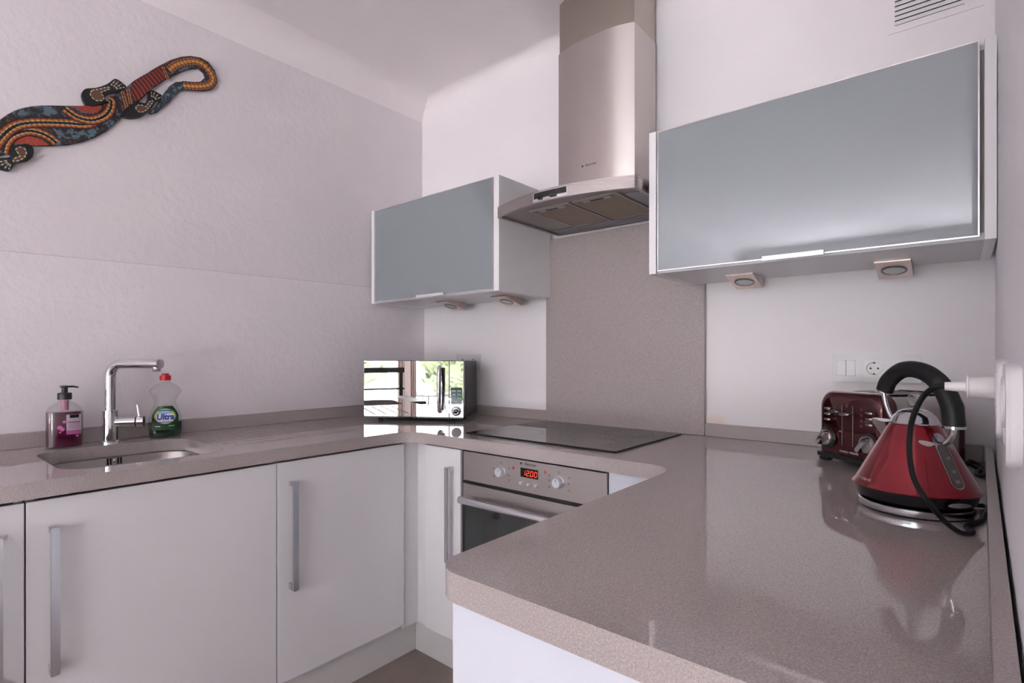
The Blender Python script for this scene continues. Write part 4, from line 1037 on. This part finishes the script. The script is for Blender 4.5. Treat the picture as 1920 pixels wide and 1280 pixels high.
GECKO = {'BODY':[(0.2408,1.9023),(0.2572,1.9248),(0.2739,1.9469),(0.2908,1.9651),(0.308,1.9789),(0.3284,1.9917),(0.3522,2.003),(0.3735,2.0114),(0.4236,2.0282),(0.4692,2.0438),(0.4894,2.0501),(0.5133,2.0638),(0.5271,2.079),(0.5376,2.0927),(0.5483,2.1052),(0.5607,2.1228),(0.5734,2.1385),(0.5898,2.1579),(0.6101,2.1856),(0.648,2.2274),(0.687,2.2705),(0.7272,2.3103),(0.7603,2.336),(0.7943,2.3544),(0.8291,2.3631),(0.8603,2.3571),(0.883,2.3349),(0.8922,2.3044),(0.8876,2.2781),(0.8693,2.2515),(0.8468,2.2381),(0.8116,2.2271),(0.7772,2.2163),(0.7603,2.2052),(0.7396,2.1788),(0.7232,2.1496),(0.703,2.124),(0.6831,2.0964),(0.6635,2.0828),(0.6538,2.084),(0.6596,2.095),(0.6752,2.1118),(0.687,2.1342),(0.697,2.1583),(0.707,2.1804),(0.7232,2.2095),(0.7437,2.2337),(0.7687,2.2445),(0.8029,2.2546),(0.8291,2.2673),(0.8468,2.2912),(0.8402,2.3077),(0.8247,2.3158),(0.8029,2.3092),(0.7772,2.2916),(0.7478,2.2656),(0.7272,2.2457),(0.703,2.22),(0.6752,2.1864),(0.6518,2.155),(0.6289,2.1197),(0.6139,2.1054),(0.5953,2.0855),(0.5806,2.0628),(0.5697,2.0373),(0.5483,2.0042),(0.5271,1.9758),(0.4961,1.9448),(0.4626,1.9198),(0.4236,1.8975),(0.3858,1.8821),(0.3433,1.8692),(0.3138,1.8604),(0.2937,1.8466),(0.2767,1.8301),(0.2572,1.813),(0.2408,1.8007)],'HIND_UP':[(0.4692,2.0446),(0.4609,2.0603),(0.4583,2.078),(0.4626,2.092),(0.4726,2.1025),(0.4961,2.1132),(0.5237,2.1344),(0.5376,2.1505),(0.55,2.1661),(0.5643,2.1653),(0.577,2.1573),(0.5843,2.1514),(0.5734,2.1341),(0.5589,2.1222),(0.5376,2.1098),(0.5254,2.0967),(0.5219,2.0848),(0.5271,2.076),(0.5133,2.0625),(0.4894,2.0485)],'HIND_LOW':[(0.5734,2.042),(0.5734,2.0559),(0.5843,2.075),(0.6027,2.0969),(0.6214,2.1116),(0.6403,2.1127),(0.6499,2.1296),(0.6538,2.1557),(0.6635,2.1684),(0.6831,2.1668),(0.699,2.1591),(0.687,2.141),(0.6752,2.1299),(0.6674,2.1112),(0.6518,2.0855),(0.6289,2.0597),(0.6027,2.045),(0.5843,2.041)],'FORE':[(0.2767,1.8281),(0.288,1.8468),(0.3138,1.8662),(0.3308,1.8635),(0.3358,1.8493),(0.3329,1.8308),(0.3197,1.8134),(0.2965,1.8011),(0.288,1.7872),(0.2781,1.7711),(0.2655,1.7697),(0.2531,1.7747),(0.2503,1.7997),(0.2655,1.8078),(0.2823,1.8164)],'BANDS':{'top':[(0.414,2.0134),(0.4268,2.0056),(0.4494,1.9962),(0.486,1.9995),(0.5202,2.0246),(0.5376,2.0542),(0.5412,2.0833),(0.5324,2.0886)],'main':[(0.2408,1.8271),(0.2517,1.853),(0.2627,1.8754),(0.2795,1.9017),(0.2994,1.9217),(0.3226,1.9353),(0.3583,1.9492),(0.4204,1.9675),(0.4626,1.9775),(0.4894,1.9939),(0.5202,2.0246)],'lower':[(0.2627,1.8241),(0.2697,1.8566),(0.288,1.8872),(0.3197,1.9097),(0.3522,1.9135),(0.3781,1.9046),(0.3926,1.893)],'tail':[(0.7211,2.2676),(0.7437,2.2973),(0.7943,2.3326),(0.8335,2.3396),(0.8648,2.3178),(0.8748,2.2926),(0.8603,2.2665),(0.8203,2.2447),(0.7687,2.2281)],'col1':[(0.5734,2.1298),(0.5879,2.0763)],'col2':[(0.5898,2.1447),(0.599,2.0956)],'col1x':[(0.699,2.2709),(0.7171,2.2324)]},'LENS':[[(0.4364,2.0308),(0.4692,2.0438),(0.5133,2.0629),(0.515,2.0504),(0.503,2.0335),(0.4826,2.0222),(0.4593,2.0203),(0.4462,2.026)],[(0.288,1.8603),(0.2965,1.8783),(0.3109,1.8906),(0.3314,1.8951),(0.3553,1.8927),(0.3735,1.8816),(0.3433,1.8692),(0.3138,1.8623)]],'RED':[(0.5953,2.1556),(0.6139,2.1848),(0.648,2.2229),(0.687,2.2659),(0.707,2.2582),(0.715,2.2385),(0.699,2.2207),(0.6713,2.1894),(0.648,2.1558),(0.6289,2.1264),(0.6139,2.112),(0.6027,2.1321)],'TIP':[(0.7562,2.2372),(0.7687,2.2318),(0.7624,2.2107),(0.7396,2.1811),(0.7232,2.1519),(0.703,2.1272),(0.6831,2.0996),(0.6635,2.0864),(0.6557,2.0864),(0.6771,2.1111),(0.689,2.1326),(0.6998,2.158),(0.7098,2.1805),(0.7252,2.2075),(0.7437,2.2305)],'TEAR':{'hind':[(0.486,2.1009),(0.5064,2.1129),(0.5306,2.1286),(0.5341,2.1235),(0.5098,2.1015),(0.5184,2.092),(0.515,2.078),(0.4995,2.0702),(0.4877,2.0743),(0.4809,2.0864)],'hind2':[(0.612,2.0848),(0.6176,2.0957),(0.6289,2.1019),(0.6403,2.1007),(0.6461,2.1036),(0.6538,2.1221),(0.6654,2.1308),(0.6635,2.1211),(0.6499,2.0961),(0.6365,2.0802),(0.6214,2.0749)],'fore':[(0.2922,1.8404),(0.2994,1.8502),(0.3109,1.8517),(0.3173,1.8419),(0.3153,1.8277),(0.308,1.8159),(0.2937,1.8042),(0.2866,1.803),(0.2908,1.813),(0.3023,1.8221),(0.2994,1.829)]},'TOES':{'hind':[[(0.5394,2.1384),(0.5518,2.1604)],[(0.5465,2.1368),(0.5607,2.1596)],[(0.5518,2.1345),(0.5697,2.1544)],[(0.5536,2.1309),(0.5788,2.1471)]],'hind2':[[(0.6615,2.1429),(0.6615,2.1631)],[(0.6666,2.1434),(0.672,2.1649)],[(0.6713,2.142),(0.685,2.1639)],[(0.6732,2.1382),(0.6958,2.1556)]],'fore':[[(0.2725,1.8002),(0.2558,1.7917)],[(0.2739,1.7956),(0.2572,1.7807)],[(0.2767,1.7926),(0.2661,1.7729)],[(0.2801,1.7908),(0.2767,1.7734)]]}}

# ================================================================ painted lizard on the wall (outline in metres on the wall plane: along the wall, height)
XW = -2.2975
t = thing('wall_lizard', 'carved wooden lizard painted in dotted bands, hanging on the plaster wall', 'wall ornament', (XW, 0.55, 2.05))
head = [(0.20, 1.742), (0.165, 1.700), (0.12, 1.662), (0.07, 1.640), (0.035, 1.655), (0.040, 1.700), (0.075, 1.755), (0.13, 1.812), (0.18, 1.858)]
def wp(h0): return lambda a, b, h: (XW + h0 + h, a, b)
def carve(name, outl, h0, h1, mat, parent, bev=0.0035):
    """flat carved piece with rounded-over front edge"""
    bm = bmesh.new(); prism(bm, outl, 0, h1 - h0, wp(h0))
    bmesh.ops.recalc_face_normals(bm, faces=bm.faces)
    o = finish(bm, name, mat, parent, angle=35)
    if bev:
        m_ = o.modifiers.new('round', 'BEVEL'); m_.width = bev; m_.segments = 2; m_.limit_method = 'ANGLE'; m_.angle_limit = math.radians(60)
    return o
def dens(pts, n=3): return [(v.x, v.y) for v in spline([Vector((p[0], p[1], 0)) for p in list(pts) + [pts[0]]], n)][:-1]
bodyo = carve('body', GECKO['BODY'] + head, 0.0005, 0.012, 'paint_blue_brown', t)
legs = {}
for k, src, nm in (('hind', 'HIND_UP', 'hind_leg'), ('hind2', 'HIND_LOW', 'hind_leg'), ('fore', 'FORE', 'foreleg')):
    legs[k] = carve(nm, dens(GECKO[src], 2), 0.0015, 0.0175, 'paint_black', t, 0.004)
def ribbon(path, layers, h, parent, name, n=6):
    """painted band: stacked strips (half width, material) along a path"""
    pts = spline([Vector((p[0], p[1], 0)) for p in path], n) if len(path) > 2 else [Vector((*path[0], 0)).lerp(Vector((*path[1], 0)), i / 4) for i in range(5)]
    s = [0.0]
    for a, b in zip(pts, pts[1:]): s.append(s[-1] + (b - a).length)
    bm = bmesh.new(); uv = bm.loops.layers.uv.new('UVMap')
    names = []
    for li, (wa, wb, mat) in enumerate(layers):
        if mat not in names: names.append(mat)
        rows = []
        for i, p in enumerate(pts):
            d = (pts[min(i + 1, len(pts) - 1)] - pts[max(i - 1, 0)]).normalized(); nn = Vector((-d.y, d.x, 0))
            rows.append((p + nn * wa, p + nn * wb, s[i]))
        for (a0, a1, sa), (b0, b1, sb) in zip(rows, rows[1:]):
            q = [(a0, sa), (b0, sb), (b1, sb), (a1, sa)]
            vs_ = [bm.verts.new((XW + h, v.x, v.y)) for v, _ in q]
            f = bm.faces.new(vs_); f.material_index = names.index(mat)
            for lo, (v, ss) in zip(f.loops, q): lo[uv].uv = (ss, 0)
    me = bpy.data.meshes.new(name); bm.normal_update()
    for f in bm.faces:
        if f.normal.x < 0: f.normal_flip()
    bm.to_mesh(me); bm.free()
    return link(me, name, names, parent)
def layers(w):
    stops = [(1.0, 'paint_black'), (.90, 'paint_maroon'), (.72, 'paint_orange'), (.46, 'paint_yellow'), (.30, 'paint_cream'), (.22, 'paint_black')]
    out = []
    for (a, m_), (b, _) in zip(stops, stops[1:] + [(0.0, None)]):
        out.append((a * w, b * w, m_)); out.append((-b * w, -a * w, m_))
    return out
W0 = 0.0165
for i, (x, y) in enumerate((('lower', 0), ('main', 1), ('top', 2))):
    ribbon(GECKO['BANDS'][x], layers(W0), 0.0126 + 0.0003 * y, bodyo, 'painted_band')
tl = [(a * .0165, b * .0165, m_) for a, b, m_ in ((1.0, .72, 'paint_maroon'), (.72, .62, 'paint_cream'), (.62, .50, 'paint_maroon'), (.50, .26, 'paint_orange'), (.26, 0, 'paint_yellow'))]
tl += [(-b, -a, m_) for a, b, m_ in tl]
ribbon(GECKO['BANDS']['tail'], tl, 0.0126, bodyo, 'painted_band', 8)
for k in ('col1', 'col2', 'col1x'):
    ribbon(GECKO['BANDS'][k], layers(0.0085), 0.0133, bodyo, 'painted_band')
def flat(name, pts, h, mat, parent):
    bm = bmesh.new(); tr = geometry.tessellate_polygon([[Vector((p[0], p[1], 0)) for p in pts]])
    v = [bm.verts.new((XW + h, p[0], p[1])) for p in pts]
    for q in tr: bm.faces.new([v[i] for i in q])
    bm.normal_update()
    for f in bm.faces:
        if f.normal.x < 0: f.normal_flip()
    me = bpy.data.meshes.new(name); bm.to_mesh(me); bm.free()
    return link(me, name, mat, parent)
flat('painted_patch', GECKO['RED'], 0.0124, 'paint_red_rings', bodyo); flat('painted_patch', GECKO['TIP'], 0.0124, 'paint_tail_tip', bodyo)
for l in GECKO['LENS']: flat('painted_patch', l, 0.0125, 'paint_red', bodyo)
for (cy, cz) in ((0.4150, 1.9635), (0.3130, 1.8400)):
    st = [(cy + (.026 if i % 2 else .011) * math.cos(PI * i / 7), cz + (.026 if i % 2 else .011) * math.sin(PI * i / 7)) for i in range(14)]
    flat('painted_star', st, 0.0127, 'paint_black', bodyo)
for k, o in legs.items():
    c = dens(GECKO['TEAR'][k], 3); flat('painted_drop', c, 0.0178, 'paint_brown', o)
    ribbon(c + [c[0]], [(-.0016, .0016, 'paint_cream')], 0.0180, o, 'dotted_outline', 1)
    for q in GECKO['TOES'][k]: ribbon(q, [(-.0017, .0017, 'paint_cream')], 0.0180, o, 'toe_line')
rebase(t)

# ================================================================ the room behind the photographer (seen in reflections)
t = thing('dining_table', 'black dining table with slim splayed legs behind the photographer', 'table', (-1.62, -1.45, 0))
bm = bx(bmesh.new(), -2.20, -1.12, -1.85, -1.05, 0.735, 0.765, 0.004, 2); finish(bm, 'tabletop', 'table_black', t)
for (x, y, ox, oy) in ((-2.10, -1.75, -.06, -.05), (-1.22, -1.75, .06, -.05), (-2.10, -1.15, -.06, .05), (-1.22, -1.15, .06, .05)):
    bm = bmesh.new(); tube(bm, [(x, y, 0.735), (x + ox, y + oy, 0.0)], [0.016, 0.011], 12); finish(bm, 'leg', 'table_black', t)
rebase(t)
t = thing('bench', 'black bench with a high back rail behind the dining table', 'bench', (-1.5, -2.3, 0))
box('rail', 'table_black', t, -2.0, -1.03, -2.42, -2.38, 1.00, 1.06); box('rail', 'table_black', t, -2.0, -1.03, -2.42, -2.38, 0.80, 0.82)
box('seat', 'table_black', t, -2.0, -1.03, -2.38, -2.0, 0.42, 0.45)
for x in (-1.98, -1.09):
    for y in (-2.42, -2.04):
        box('leg', 'table_black', t, x, x + .04, y, y + .04, 0.0, 0.42 if y > -2.2 else 1.00)
rebase(t)
for i, (xa, xb, lab) in enumerate(((-0.70, -0.58, 'beige curtain gathered at the right of the window behind the bench'), (-0.50, -0.40, 'beige curtain gathered at the left of the glass door'))):
    bm = bmesh.new(); n = 20
    loft(bm, [[(xa + (xb - xa) * k / n, WIN_Y + 0.07 + 0.025 * math.sin(k * 0.9 + i) + d, z) for k in range(n + 1)] + [(xa + (xb - xa) * k / n, WIN_Y + 0.073 + 0.025 * math.sin(k * 0.9 + i) + d, z) for k in range(n, -1, -1)] for z, d in ((0.03, 0.0), (2.4, 0.0))])
    tag(finish(bm, 'curtain', 'curtain_linen', angle=80), lab, 'curtain', 'beige curtains')
for i, (hx, hw, lab) in enumerate(((-2.4, 2.2, 'leafy hedge on the terrace outside the glass door'), (2.6, 1.5, 'leafy hedge on the terrace outside the far window'))):
    bm = bmesh.new(); bmesh.ops.create_icosphere(bm, subdivisions=5, radius=1.0)
    for v in bm.verts:
        k = 1 + 0.13 * math.sin(9 * v.co.x + i) * math.sin(8 * v.co.z + 2) + 0.10 * math.sin(23 * v.co.y + 19 * v.co.x) + random.uniform(-.05, .05)
        v.co = Vector((v.co.x * hw * k, v.co.y * 0.6 * k, max(0.0, (v.co.z * 0.5 + 0.5) * 1.6 * k)))
    o = finish(bm, 'hedge', 'hedge_green', None, smooth=False, loc=(hx, -9.5, -0.02)); tag(o, lab, 'hedge', 'hedges on the terrace')
t = thing('terrace_table', 'low round black table standing on the terrace', 'table', (0.2, -5.6, -0.02))
bm = bmesh.new(); lathe(bm, [(0.44, 0.50), (0.45, 0.51), (0.45, 0.53), (0.44, 0.54)], 40); finish(bm, 'tabletop', 'table_black', t)
for k in range(3):
    a = 2 * PI * k / 3; bm = bmesh.new(); tube(bm, [(0.2 * math.cos(a), 0.2 * math.sin(a), 0.50), (0.34 * math.cos(a), 0.34 * math.sin(a), 0.0)], 0.014, 10); finish(bm, 'leg', 'table_black', t)
